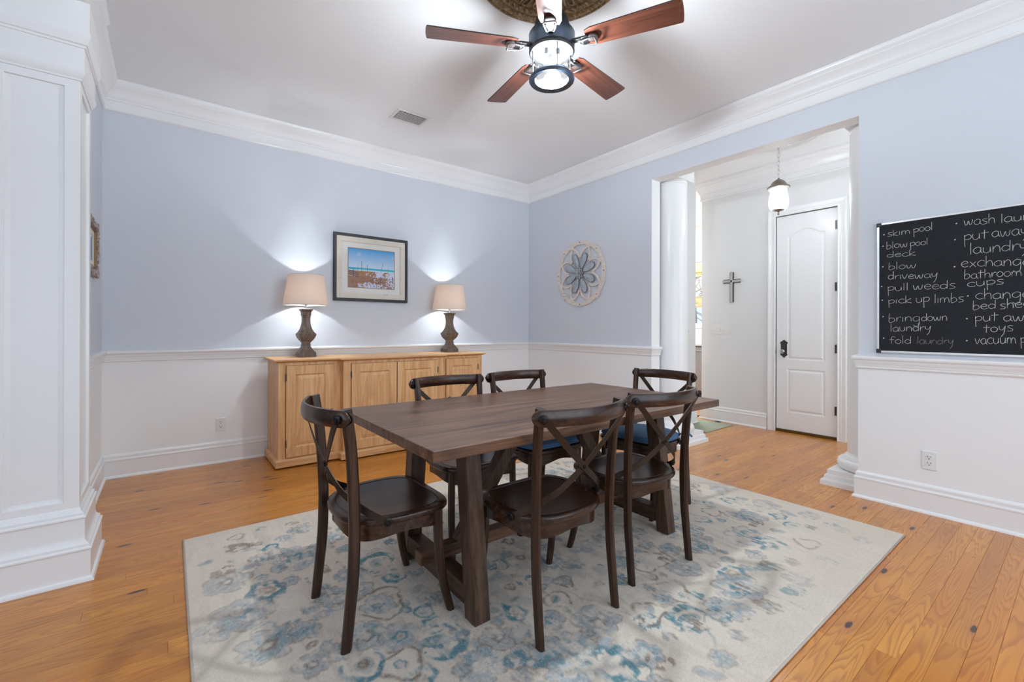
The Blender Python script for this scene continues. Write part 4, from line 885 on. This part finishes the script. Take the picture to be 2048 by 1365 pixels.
mid = np.exp(-(((gx + 2.2) / .9) ** 2 + ((gy + 2.9) / .6) ** 2)) * np.clip((fbm((50, 66), 500) - .42) * 4, 0, 1) * .45; col = col * (1 - mid[..., None]) + np.array((.36, .35, .35)) * mid[..., None]
strk = smooth_noise(S, (24, 330), 400) * .6 + smooth_noise(S, (60, 520), 401) * .4; rightw = np.clip((gx + 2.6) / 1.2, 0, 1)
hold = np.clip(.80 + (fbm((80, 105), 90) - .5) * 2.6 + (strk - .5) * (1.2 + 1.6 * rightw) - .10 * rightw, .10, 1)
def lay(mask, c, a=.85):
    global col
    m = (mask * a * hold)[..., None]; col = col * (1 - m) + c * m
def soft(d, e=.005): return np.clip(.5 - d / (2 * e), 0, 1)
MOT = '''F -3.6 -2.22 0.1 b t|O -3.47 -2.39 0.07 T|L -3.45 -2.48 0.06 T 40|F -3.46 -2.09 0.06 b T|F -3.31 -2.18 0.13 b T|F -3.36 -2.38 0.04 b T|F -3.58 -2.52 0.12 b T|F -3.67 -2.57 0.08 b t|F -3.53 -2.78 0.1 b t|L -3.48 -2.74 0.04 T 60|F -3.4 -2.78 0.06 b T|F -3.35 -2.65 0.04 b T|L -3.43 -2.7 0.04 T 0|F -3.21 -1.84 0.06 b t|F -3.25 -2.62 0.07 b t|S -3.18 -2.38 0.06 t|O -3.39 -1.99 0.04 T|L -3.54 -1.83 0.03 T 0|L -3.57 -2.02 0.03 T 90|L -3.67 -1.97 0.04 T 0|S -3.61 -2.11 0.06 t|S -3.51 -1.88 0.06 t|F -3.11 -2.05 0.07 b T|F -3.18 -2.13 0.06 b t|C -3.0 -2.46 0.1 T 90|S -3.02 -2.51 0.05 T|C -2.98 -2.62 0.07 T 200|C -3.02 -2.64 0.05 T 20|R -3.11 -2.79 0.12 t|F -3.11 -2.79 0.07 b T|C -2.98 -2.94 0.05 T 90|C -2.98 -2.95 0.04 T 270|C -3.02 -3.15 0.11 T 330|S -3.05 -3.16 0.06 T|C -2.99 -3.05 0.06 T 160|O -2.7 -3.18 0.05 T|F -2.84 -3.26 0.07 b t|L -2.93 -3.26 0.05 b 70|F -2.96 -3.34 0.09 b b|R -3.18 -3.17 0.08 t|O -3.18 -3.17 0.02 T|C -3.29 -3.09 0.08 T 270|S -3.29 -3.07 0.04 t|O -3.15 -3.26 0.05 T|F -3.23 -2.95 0.08 b t|F -3.13 -3.03 0.08 b T|L -2.94 -2.79 0.03 b 45|O -2.94 -2.71 0.02 b|O -2.94 -2.86 0.03 b|F -2.91 -2.9 0.04 b T|F -2.9 -2.66 0.04 b T|S -2.54 -2.84 0.06 T|S -2.51 -3.01 0.05 T|L -2.64 -3.1 0.03 T 0|C -2.76 -3.11 0.06 T 0|F -3.14 -2.5 0.07 b t|F -2.81 -3.39 0.07 b t|S -2.85 -3.39 0.05 T|F -2.75 -3.28 0.05 b b|F -3.31 -2.98 0.05 b b|F -2.48 -3.42 0.1 b t|L -2.56 -3.52 0.06 b 0|O -2.61 -3.59 0.08 T|F -1.83 -3.4 0.09 b t|S -2.0 -3.54 0.06 T|L -2.25 -3.5 0.04 b 20|S -2.32 -3.54 0.06 T|C -2.16 -3.63 0.09 T 100|S -2.2 -3.65 0.06 T|S -2.16 -3.67 0.05 t|R -2.38 -3.14 0.05 t|F -2.38 -3.14 0.03 b T|S -2.19 -3.14 0.05 T|S -2.15 -3.28 0.06 T|F -1.57 -3.34 0.08 b T|R -2.05 -3.48 0.09 t|R -2.5 -3.22 0.06 t|L -2.51 -3.21 0.03 T 30|F -2.61 -3.29 0.06 b T|R -2.26 -3.51 0.08 t|F -2.64 -3.46 0.08 b b|F -2.73 -3.42 0.07 b T|S -2.77 -3.45 0.06 T|F -2.48 -3.64 0.07 b b|S -2.46 -3.69 0.05 t|S -2.57 -3.67 0.06 T|F -2.75 -3.54 0.08 b b|L -2.52 -3.3 0.03 T 80|F -2.01 -3.18 0.08 b T|R -1.93 -3.24 0.12 t|F -1.0 -3.31 0.1 b T|O -0.83 -3.11 0.05 T|F -0.66 -2.95 0.07 b b|F -0.69 -3.29 0.08 b t|S -0.99 -3.04 0.04 T|R -1.1 -3.14 0.06 t|C -1.26 -3.15 0.07 T 300|S -1.17 -3.23 0.04 T|O -0.84 -3.42 0.05 T|C -0.9 -3.53 0.05 T 90|F -0.85 -3.6 0.03 t T|F -1.22 -3.4 0.07 b T|C -1.27 -3.56 0.11 T 60|S -1.29 -3.55 0.06 T|F -1.37 -3.47 0.03 T b|R -1.09 -3.67 0.06 t|C -1.21 -3.79 0.04 T 0|F -1.44 -3.56 0.05 b t|F -1.36 -3.69 0.04 t T|L -1.51 -3.65 0.09 T 150|S -1.51 -3.64 0.05 t|O -1.7 -3.57 0.06 T|F -1.79 -3.64 0.11 b t|O -1.82 -3.66 0.04 T|F -1.5 -3.3 0.06 b t|F -1.04 -2.94 0.06 b b|F -0.66 -3.53 0.06 b t|F -0.75 -3.72 0.04 b t|S -0.72 -3.66 0.04 T|F -0.81 -3.83 0.04 b b|F -1.51 -3.78 0.06 b b|S -1.62 -3.8 0.05 T|F -2.0 -3.69 0.08 b b|S -2.05 -3.69 0.05 T|F -1.84 -3.79 0.05 t b|F -1.44 -3.19 0.07 b T|F -1.74 -3.26 0.06 b T|S -1.83 -3.29 0.05 t'''
def motif(kind, x, y, r, args, idx):
    X, Y = wx - x, wy - y; 
    sel = (abs(X) < r * 2.2) & (abs(Y) < r * 2.2)
    d = np.hypot(X, Y); th = np.arctan2(Y, X) + idx * 1.7
    if kind == 'F':
        c1, c2 = K[args[0]], K[args[1]]; n_ = 5 + idx % 3; rr = r * (.70 + .32 * np.abs(np.cos(n_ * th / 2)) ** .55)
        lay(soft(abs(d - rr) - .0045), TAUPE, .80); lay(soft(d - rr + .004), c1 * (1.08 + .1 * (idx % 3 - 1)), .68)
        petal = soft(abs(d - rr * .66) - .0035) * (np.cos(n_ * th * 2 + idx) > -.3); lay(petal, BLUE * .72 if args[0] == 'b' else TAUPE, .55)
        q = fbm((80, 105), 300 + idx % 6); lay(soft(d - rr * .9) * (q > .56), TEAL if idx % 3 else BLUE * .8, .5)
        lay(soft(abs(d - r * .28 * (.85 + .2 * np.cos(5 * th))) - r * .10), c2 if args[1] != args[0] else CREAM, .85); lay(soft(d - r * .14), CREAM, .8)
        if args[1] == 'T': lay(soft(d - r * .1), TAUPE, .7)
    elif kind == 'O':
        c1 = K[args[0]]; rr = r * (.85 + .12 * np.cos(5 * th)); lay(soft(abs(d - rr) - r * .24), c1, .95); lay(soft(d - r * .45), TAUPE if idx % 2 else BLUE, .6); lay(soft(d - r * .18), CREAM, .7)
    elif kind == 'R':
        c1 = K[args[0]]; rr = r * (.86 + .14 * np.cos(3 * th)); lay(soft(abs(d - rr) - .007), c1, .9)
    elif kind == 'C':
        a = math.radians(float(args[1])); dth = np.abs((np.arctan2(Y, X) - a + PI) % (2 * PI) - PI); lay(soft(abs(d - r * .8) - r * .20 * np.clip(1.3 - dth / 1.9, .1, 1)) * (dth < 2.2), K[args[0]], .95)
        lay(soft(d - r * .38), K[args[0]], .45)
    elif kind == 'L':
        a = math.radians(float(args[1])); u = X * math.cos(a) + Y * math.sin(a); v_ = -X * math.sin(a) + Y * math.cos(a); w_ = r * .42 * np.clip(1 - (u / r) ** 2, 0, 1); dd = abs(v_) - w_
        m = (abs(u) < r); lay(soft(abs(dd) - .0035) * m, TAUPE, .6); lay(soft(dd + .004) * m, K[args[0]], .9)
    elif kind == 'S':
        q = fbm((70, 90), 200 + idx % 8); lay(soft(d - r) * (q > .48), K[args[0]], .85)
ml = [m.split() for m in MOT.split('|')]
for i, m in enumerate(ml): motif(m[0], float(m[1]), float(m[2]), float(m[3]), m[4:] + ['b', '0'], i)
r_ = np.random.default_rng(12); pts = [(float(m[1]), float(m[2])) for m in ml]; k = 0; tries = 0
while k < 330 and tries < 12000:
    tries += 1; x = r_.uniform(RX0 + .22, RX1 - .18); y = r_.uniform(RY0 + .12, RY1 - .10); r = r_.uniform(.014, .05) if k > 60 else r_.uniform(.04, .065)
    if x > -1.9 and y < -3.62: continue
    if min((x - a) ** 2 + (y - c) ** 2 for a, c in pts) < (r * 1.15 + .022) ** 2: continue
    pts.append((x, y)); kd = r_.choice(['F', 'F', 'F', 'O', 'L', 'L', 'C', 'R', 'S', 'S']); motif(kd, x, y, r, [r_.choice(['b', 'b', 'T', 't']) if kd != 'F' else 'b', r_.choice(['t', 'T']) if kd == 'F' else str(r_.uniform(0, 360))] if kd != 'F' else ['b', r_.choice(['t', 'T'])], k + 7); k += 1
for k in range(16):   # wandering stems
    x, y, a = r_.uniform(RX0 + .3, RX1 - .3), r_.uniform(RY0 + .25, RY1 - .2), r_.uniform(0, 6.28)
    for j in range(24):
        x += .014 * math.cos(a); y += .014 * math.sin(a); a += .12 * math.sin(j * .45 + k); 
        if k % 3 == 0: lay(soft(np.hypot(wx - x, wy - y) - .005), TEAL, .7)
        else: lay(soft(np.hypot(wx - x, wy - y) - .0045), TAUPE, .6)
edge = np.clip(np.minimum(np.minimum(gx - RX0, RX1 - gx), np.minimum(gy - RY0, RY1 - gy)) / .30, 0, 1)
fade = np.clip(1 - edge, 0, 1) * .55 * np.clip(.4 + wear, 0, 1); fade = np.maximum(fade, .60 * np.clip((gx + 1.9) / .5, 0, 1) * np.clip((-3.50 - gy) / .25, 0, 1))
base_c = np.array((.72, .62, .52)); col = col * (1 - fade[..., None]) + base_c * fade[..., None]
col *= (.93 + .12 * fine)[..., None]
hz = RZ - .0019 + .0018 * fine; rim = np.minimum(np.minimum(gx - RX0, RX1 - gx), np.minimum(gy - RY0, RY1 - gy)); hz = np.where(rim < .004, .004, hz)
vs = np.stack([gx.ravel(), gy.ravel(), hz.ravel()], 1); idx = np.arange(nx * ny).reshape(ny, nx); fa = np.stack([idx[:-1, :-1], idx[:-1, 1:], idx[1:, 1:], idx[1:, :-1]], -1).reshape(-1, 4)
me = bpy.data.meshes.new('area_rug'); me.vertices.add(len(vs)); me.vertices.foreach_set('co', vs.ravel().astype(np.float32)); nf = len(fa)
me.loops.add(nf * 4); me.loops.foreach_set('vertex_index', fa.ravel().astype(np.int32)); me.polygons.add(nf); me.polygons.foreach_set('loop_start', np.arange(0, nf * 4, 4, dtype=np.int32)); me.update(calc_edges=True)
at = me.color_attributes.new('Col', 'FLOAT_COLOR', 'POINT'); at.data.foreach_set('color', np.concatenate([col.reshape(-1, 3), np.ones((len(vs), 1))], 1).ravel().astype(np.float32))
rg = MT('rug_pile'); a = rg.n('ShaderNodeAttribute', attribute_name='Col'); v = rg.obj(); n1 = rg.noise(rg.mapp(v, (170, 60, 1)), 1.0, 3, .7); n2 = rg.noise(v, 420, 2)
c = rg.mix(rg.ramp(n1, [(.36, .30), (.50, 0.0)]), a.outputs['Color'], (.82, .73, .62)); c = rg.mix(rg.ramp(n2, [(.3, .22), (.55, 0.0)]), c, (.25, .22, .19)); rg.bsdf(c, .95, normal=rg.bump(n2, .8, .004))
t = thing('area_rug', 'large cream rug with distressed blue and teal floral pattern under the dining table', 'rug', (0, 0, 0))
link('pile', me, rg.m, t)
b = nb(); E_ = .006
for a_, c_ in (((RX0, RY0), (RX1, RY0)), ((RX1, RY0), (RX1, RY1)), ((RX1, RY1), (RX0, RY1)), ((RX0, RY1), (RX0, RY0))):
    sweep(b, [(*a_, .005), (*c_, .005)], circ(E_ * .8, 8))
obj('bound_edge', b, plain('rug_binding', (.50, .42, .36), .9), t, smooth=True)

# ------------------------------------------------------------------ dining table
T = thing('dining_table', 'walnut stained trestle dining table in the middle of the rug', 'table', (-2.228, -2.815, RZ))
def tz(z): return z - RZ
TX0, TX1, TY0, TY1 = -3.132 + 2.228, -1.322 + 2.228, -3.302 + 2.815, -2.322 + 2.815
obj('tabletop', box(nb(), (TX0, TY0, tz(.721)), (TX1, TY1, tz(.760)), .003), TABLE_X, T)
for xc in (-2.842, -1.570):
    x = xc + 2.228
    for s in (-1, 1):
        b = nb(); vs_ = []
        for z_, yo, yi in ((0, s * .347, s * .272), (tz(.721), s * .262, s * .187)):
            vs_ += [b.verts.new((x + dx, y_, z_)) for dx, y_ in ((-.037, yo), (.037, yo), (.037, yi), (-.037, yi))]
        b.faces.new(vs_[:4]); b.faces.new(vs_[4:])
        for i in range(4): b.faces.new((vs_[i], vs_[(i + 1) % 4], vs_[4 + (i + 1) % 4], vs_[4 + i]))
        bmesh.ops.recalc_face_normals(b, faces=b.faces); bmesh.ops.bevel(b, geom=list(b.edges), offset=.003, segments=2, affect='EDGES'); obj('leg', b, TABLE_Z, T)
    obj('foot_beam', box(nb(), (x - .036, -.262, tz(.062)), (x + .036, .262, tz(.140)), .003), TABLE_Y, T)
    obj('top_beam', box(nb(), (x - .036, -.186, tz(.650)), (x + .036, .186, tz(.7205)), .003), TABLE_Y, T)
obj('stretcher', box(nb(), (-2.955 + 2.228, -.040, tz(.1405)), (-1.457 + 2.228, .020, tz(.196)), .003), TABLE_X, T)
for x0, x1 in ((-2.775, -2.40), (-1.637, -2.012)):
    b = nb(); a_ = Vector((x0 + 2.228, -.010, tz(.150))); c_ = Vector((x1 + 2.228, -.010, tz(.724))); s = 1 if x1 > x0 else -1
    q = [(a_.x, a_.z), (a_.x + s * .075, a_.z), (c_.x + s * .075, c_.z), (c_.x, c_.z)]
    lo_ = [b.verts.new((px, -.040, pz + .046 * (i < 2))) for i, (px, pz) in enumerate(q)]; hi_ = [b.verts.new((px, .020, pz + .046 * (i < 2))) for i, (px, pz) in enumerate(q)]
    b.faces.new(lo_[::-1]); b.faces.new(hi_)
    for i in range(4): b.faces.new((lo_[i], lo_[(i + 1) % 4], hi_[(i + 1) % 4], hi_[i]))
    bmesh.ops.recalc_face_normals(b, faces=b.faces); bmesh.ops.bevel(b, geom=list(b.edges), offset=.002, segments=1, affect='EDGES'); obj('brace', b, TABLE_Z, T)

# ------------------------------------------------------------------ cross-back chairs (local +Y forwards)
def seat_outline(n=8):
    half = [(0, .205), (.10, .205), (.165, .197), (.205, .172), (.228, .120), (.235, .05), (.232, -.03), (.218, -.095), (.190, -.150), (.145, -.190), (.085, -.213), (0, -.220)]
    full = half + [(-x, y) for x, y in reversed(half[1:-1])]
    return [(p.x, p.y) for p in catmull([(x, y, 0) for x, y in full], n // 2, closed=True)]
def make_chair(label):
    t = thing('dining_chair', label, 'chair', (0, 0, RZ), 0, 'cross-back chairs around the dining table')
    zz = lambda a: a - RZ
    out = seat_outline(); n = len(out)
    def ring(b, s, z_, dy=.0): return [b.verts.new((x * s, (y + .0075) * s - .0075 + dy, z_)) for x, y in out]
    b = nb(); R = [ring(b, *a) for a in ((.965, zz(.428)), (.985, zz(.430)), (1, zz(.436)), (1, zz(.448)), (.990, zz(.453)), (.975, zz(.4555)), (.875, zz(.4555)), (.868, zz(.4525)), (.855, zz(.4525)), (.845, zz(.4545)), (.6, zz(.4500)), (.3, zz(.4475)))]
    for a, c in zip(R, R[1:]):
        for i in range(n): b.faces.new((a[i], a[(i + 1) % n], c[(i + 1) % n], c[i]))
    b.faces.new(R[0][::-1]); b.faces.new(R[-1]); obj('seat', b, CH_X, t, sharp=32)
    b = nb(); zl = [zz(.376) + .010 * math.cos(4 * math.atan2(y, x)) for x, y in out]
    A_ = [[b.verts.new((x * .915, y * .915, zz(.4285))) for x, y in out], [b.verts.new((x * .915, y * .915, zl[i])) for i, (x, y) in enumerate(out)], [b.verts.new((x * .82, y * .82, zl[i])) for i, (x, y) in enumerate(out)], [b.verts.new((x * .82, y * .82, zz(.4285))) for x, y in out]]
    for a, c in zip(A_, A_[1:] + A_[:1]):
        for i in range(n): b.faces.new((a[i], a[(i + 1) % n], c[(i + 1) % n], c[i]))
    obj('apron', b, CH_X, t, sharp=32)
    for s in (-1, 1):
        P = catmull([(s * .205, -.226, 0), (s * .205, -.2255, .006), (s * .204, -.211, .15), (s * .203, -.201, .26), (s * .202, -.197, .37), (s * .202, -.197, .46), (s * .205, -.203, .60), (s * .209, -.214, .74), (s * .213, -.232, .862)], 3)
        b = nb(); sweep(b, P, rrect(.040, .027, .008), normals=[(0, 1, 0)] * len(P), scales=[(.86 + .14 * min(1, i / 8), .86 + .14 * min(1, i / 8)) for i in range(len(P))])
        for v_ in b.verts: v_.co.z = max(v_.co.z, .0008)
        obj('leg', b, CH_Z, t, sharp=40)
        P = catmull([(s * .214, .190, 0), (s * .214, .1895, .006), (s * .206, .166, .10), (s * .200, .150, .20), (s * .196, .143, .30), (s * .194, .142, .4165)], 3)
        b = nb(); sweep(b, P, rrect(.035, .031, .008), normals=[(0, 1, 0)] * len(P), scales=[(.76 + .24 * min(1, i / 9),) * 2 for i in range(len(P))])
        for v_ in b.verts: v_.co.z = max(v_.co.z, .0008)
        obj('leg', b, CH_Z, t, sharp=40)
    # curved crest rail with rounded ends
    P = []; sc = []; N_ = 64
    for i in range(N_ + 1):
        u = math.sin(PI / 2 * (-1 + 2 * i / N_)); x = .252 * u; y = -.232 - .080 * (1 - u * u); P.append((x, y, zz(.842)))
        e = max(0, (abs(u) - .88) / .12); h = math.sqrt(max(0.02, 1 - e * e)); sc.append((h, .75 + .25 * h))
    sec = [(.031, -.004), (.030, .004), (.020, .009), (0, .011), (-.020, .009), (-.030, .004), (-.031, -.004), (-.022, -.010), (0, -.013), (.022, -.010)]
    b = nb(); sweep(b, P, sec, normals=[(0, 0, 1)] * len(P), scales=sc); obj('crest_rail', b, CH_X, t, sharp=50)
    for s in (-1, 1):
        K_ = [((-s * .226, -.271, .842), (-s * .5, -.86, 0)), ((-s * .12, -.262, .740), (-s * .3, -1, 0)), ((0, -.243, .632), (0, -1, 0)), ((s * .095, -.216, .556), (s * .35, -1, 0)), ((s * .150, -.180, .513), (s * .7, -.8, 0)), ((s * .188, -.148, .485), (s * .9, -.5, 0)), ((s * .215, -.115, .463), (s * 1, -.3, 0)), ((s * .2300, -.083, .4445), (s * 1, -.2, 0))]
        pts_ = catmull([k_[0] for k_ in K_], 5); nr = catmull([k_[1] for k_ in K_], 5); b = nb(); rg_ = []
        off = .0022 * s
        for i, p in enumerate(pts_):
            tg = (pts_[min(i + 1, len(pts_) - 1)] - pts_[max(0, i - 1)]).normalized(); nn_ = nr[i].normalized(); nn_ = (nn_ - tg * nn_.dot(tg)).normalized(); wv = tg.cross(nn_)
            e = .0130 if 1 <= i < len(pts_) - 1 else .009
            p = Vector((p.x, p.y, p.z - RZ)) + nn_ * off
            rg_.append([b.verts.new(p + wv * a + nn_ * c) for a, c in ((-e, -.0015), (e, -.0015), (e, .0015), (-e, .0015))])
        for a, c in zip(rg_, rg_[1:]):
            for i in range(4): b.faces.new((a[i], a[(i + 1) % 4], c[(i + 1) % 4], c[i]))
        b.faces.new(rg_[0]); b.faces.new(rg_[-1])
        bmesh.ops.recalc_face_normals(b, faces=b.faces)
        obj('cross_strap', b, STRAP if s > 0 else STRAP, t)
        b = nb(); disc_bolt(b, (s * .225, -.266, zz(.842)), (s * .5, -.86, 0), .017, .006, 18); disc_bolt(b, (s * .228, -.272, zz(.842)), (s * .5, -.86, 0), .008, .006); disc_bolt(b, (s * .224, -.232, zz(.842)), (-s * .5, .86, 0), .022, .009, 18); obj('bolt', b, STRAP_D, t, sharp=40)
        b = nb(); disc_bolt(b, (s * .2300, -.083, zz(.4445)), (s, -.2, 0), .0155, .005, 16); disc_bolt(b, (s * .2345, -.084, zz(.4445)), (s, -.2, 0), .007, .005); obj('bolt', b, STRAP_D, t, sharp=40)
    b = nb(); disc_bolt(b, (0, -.2465, zz(.632)), (0, -1, 0), .008, .006); obj('bolt', b, STRAP_D, t, sharp=40)
    return t
ch = make_chair('dark cross-back chair alone at the left head end of the table'); ch.location = (-3.086, -2.789, RZ); ch.rotation_euler = (0, 0, -PI / 2)
for (x, y, rz, lab) in ((-2.549, -3.172, 0.0, 'dark cross-back chair on the near side of the table, the one closer to the camera'),
                        (-1.938, -3.132, math.radians(-4.5), 'dark cross-back chair on the near side of the table, the farther right one'),
                        (-2.475, -2.475, PI, 'dark cross-back chair with bare seat on the far side of the table'),
                        (-1.950, -2.475, PI, 'dark cross-back chair with blue cushion on the far side of the table'),
                        (-1.325, -2.775, PI / 2, 'dark cross-back chair with blue cushion at the far right head end of the table')):
    dup(ch, (x, y, RZ), rz, lab)
dn = MT('blue_denim'); v = dn.obj(); n1 = dn.noise(v, 9, 4, .6); n2 = dn.noise(dn.mapp(v, (1, 1, 1)), 260, 2); dn.bsdf(dn.mix(n1, (.035, .10, .20), (.10, .20, .34)), .85, normal=dn.bump(n2, .4, .002))
def cushion(x, y, rz, lab):
    t = thing('seat_cushion', lab, 'cushion', (x, y, .4565), rz, 'blue seat cushions')
    out = seat_outline(); n = len(out); b = nb()
    R = [[b.verts.new((px * s, py * s, z_)) for px, py in out] for s, z_ in ((.88, .001), (.955, .006), (.965, .014), (.955, .024), (.90, .032), (.78, .037), (.55, .039), (.25, .0395))]
    for a, c in zip(R, R[1:]):
        for i in range(n): b.faces.new((a[i], a[(i + 1) % n], c[(i + 1) % n], c[i]))
    b.faces.new(R[0][::-1]); b.faces.new(R[-1]); obj('pad', b, dn.m, t, sharp=60)
    b = nb(); P = [(px * .968, py * .968, .0145) for px, py in out]; sweep(b, P, circ(.0032, 6), closed=True, cap=False); obj('piping', b, dn.m, t, smooth=True)
    for s in (-1, 1):
        b = nb(); sweep(b, catmull([(s * .16, -.175, .012), (s * .185, -.20, .015), (s * .21, -.228, .012), (s * .222, -.238, -.004)], 4), [(.006, -.0012), (.006, .0012), (-.006, .0012), (-.006, -.0012)]); obj('tie', b, dn.m, t)
cushion(-1.950, -2.475, PI, 'blue denim seat cushion on the chair at the far side of the table'); cushion(-1.325, -2.775, PI / 2, 'blue denim seat cushion on the chair at the far right head end')
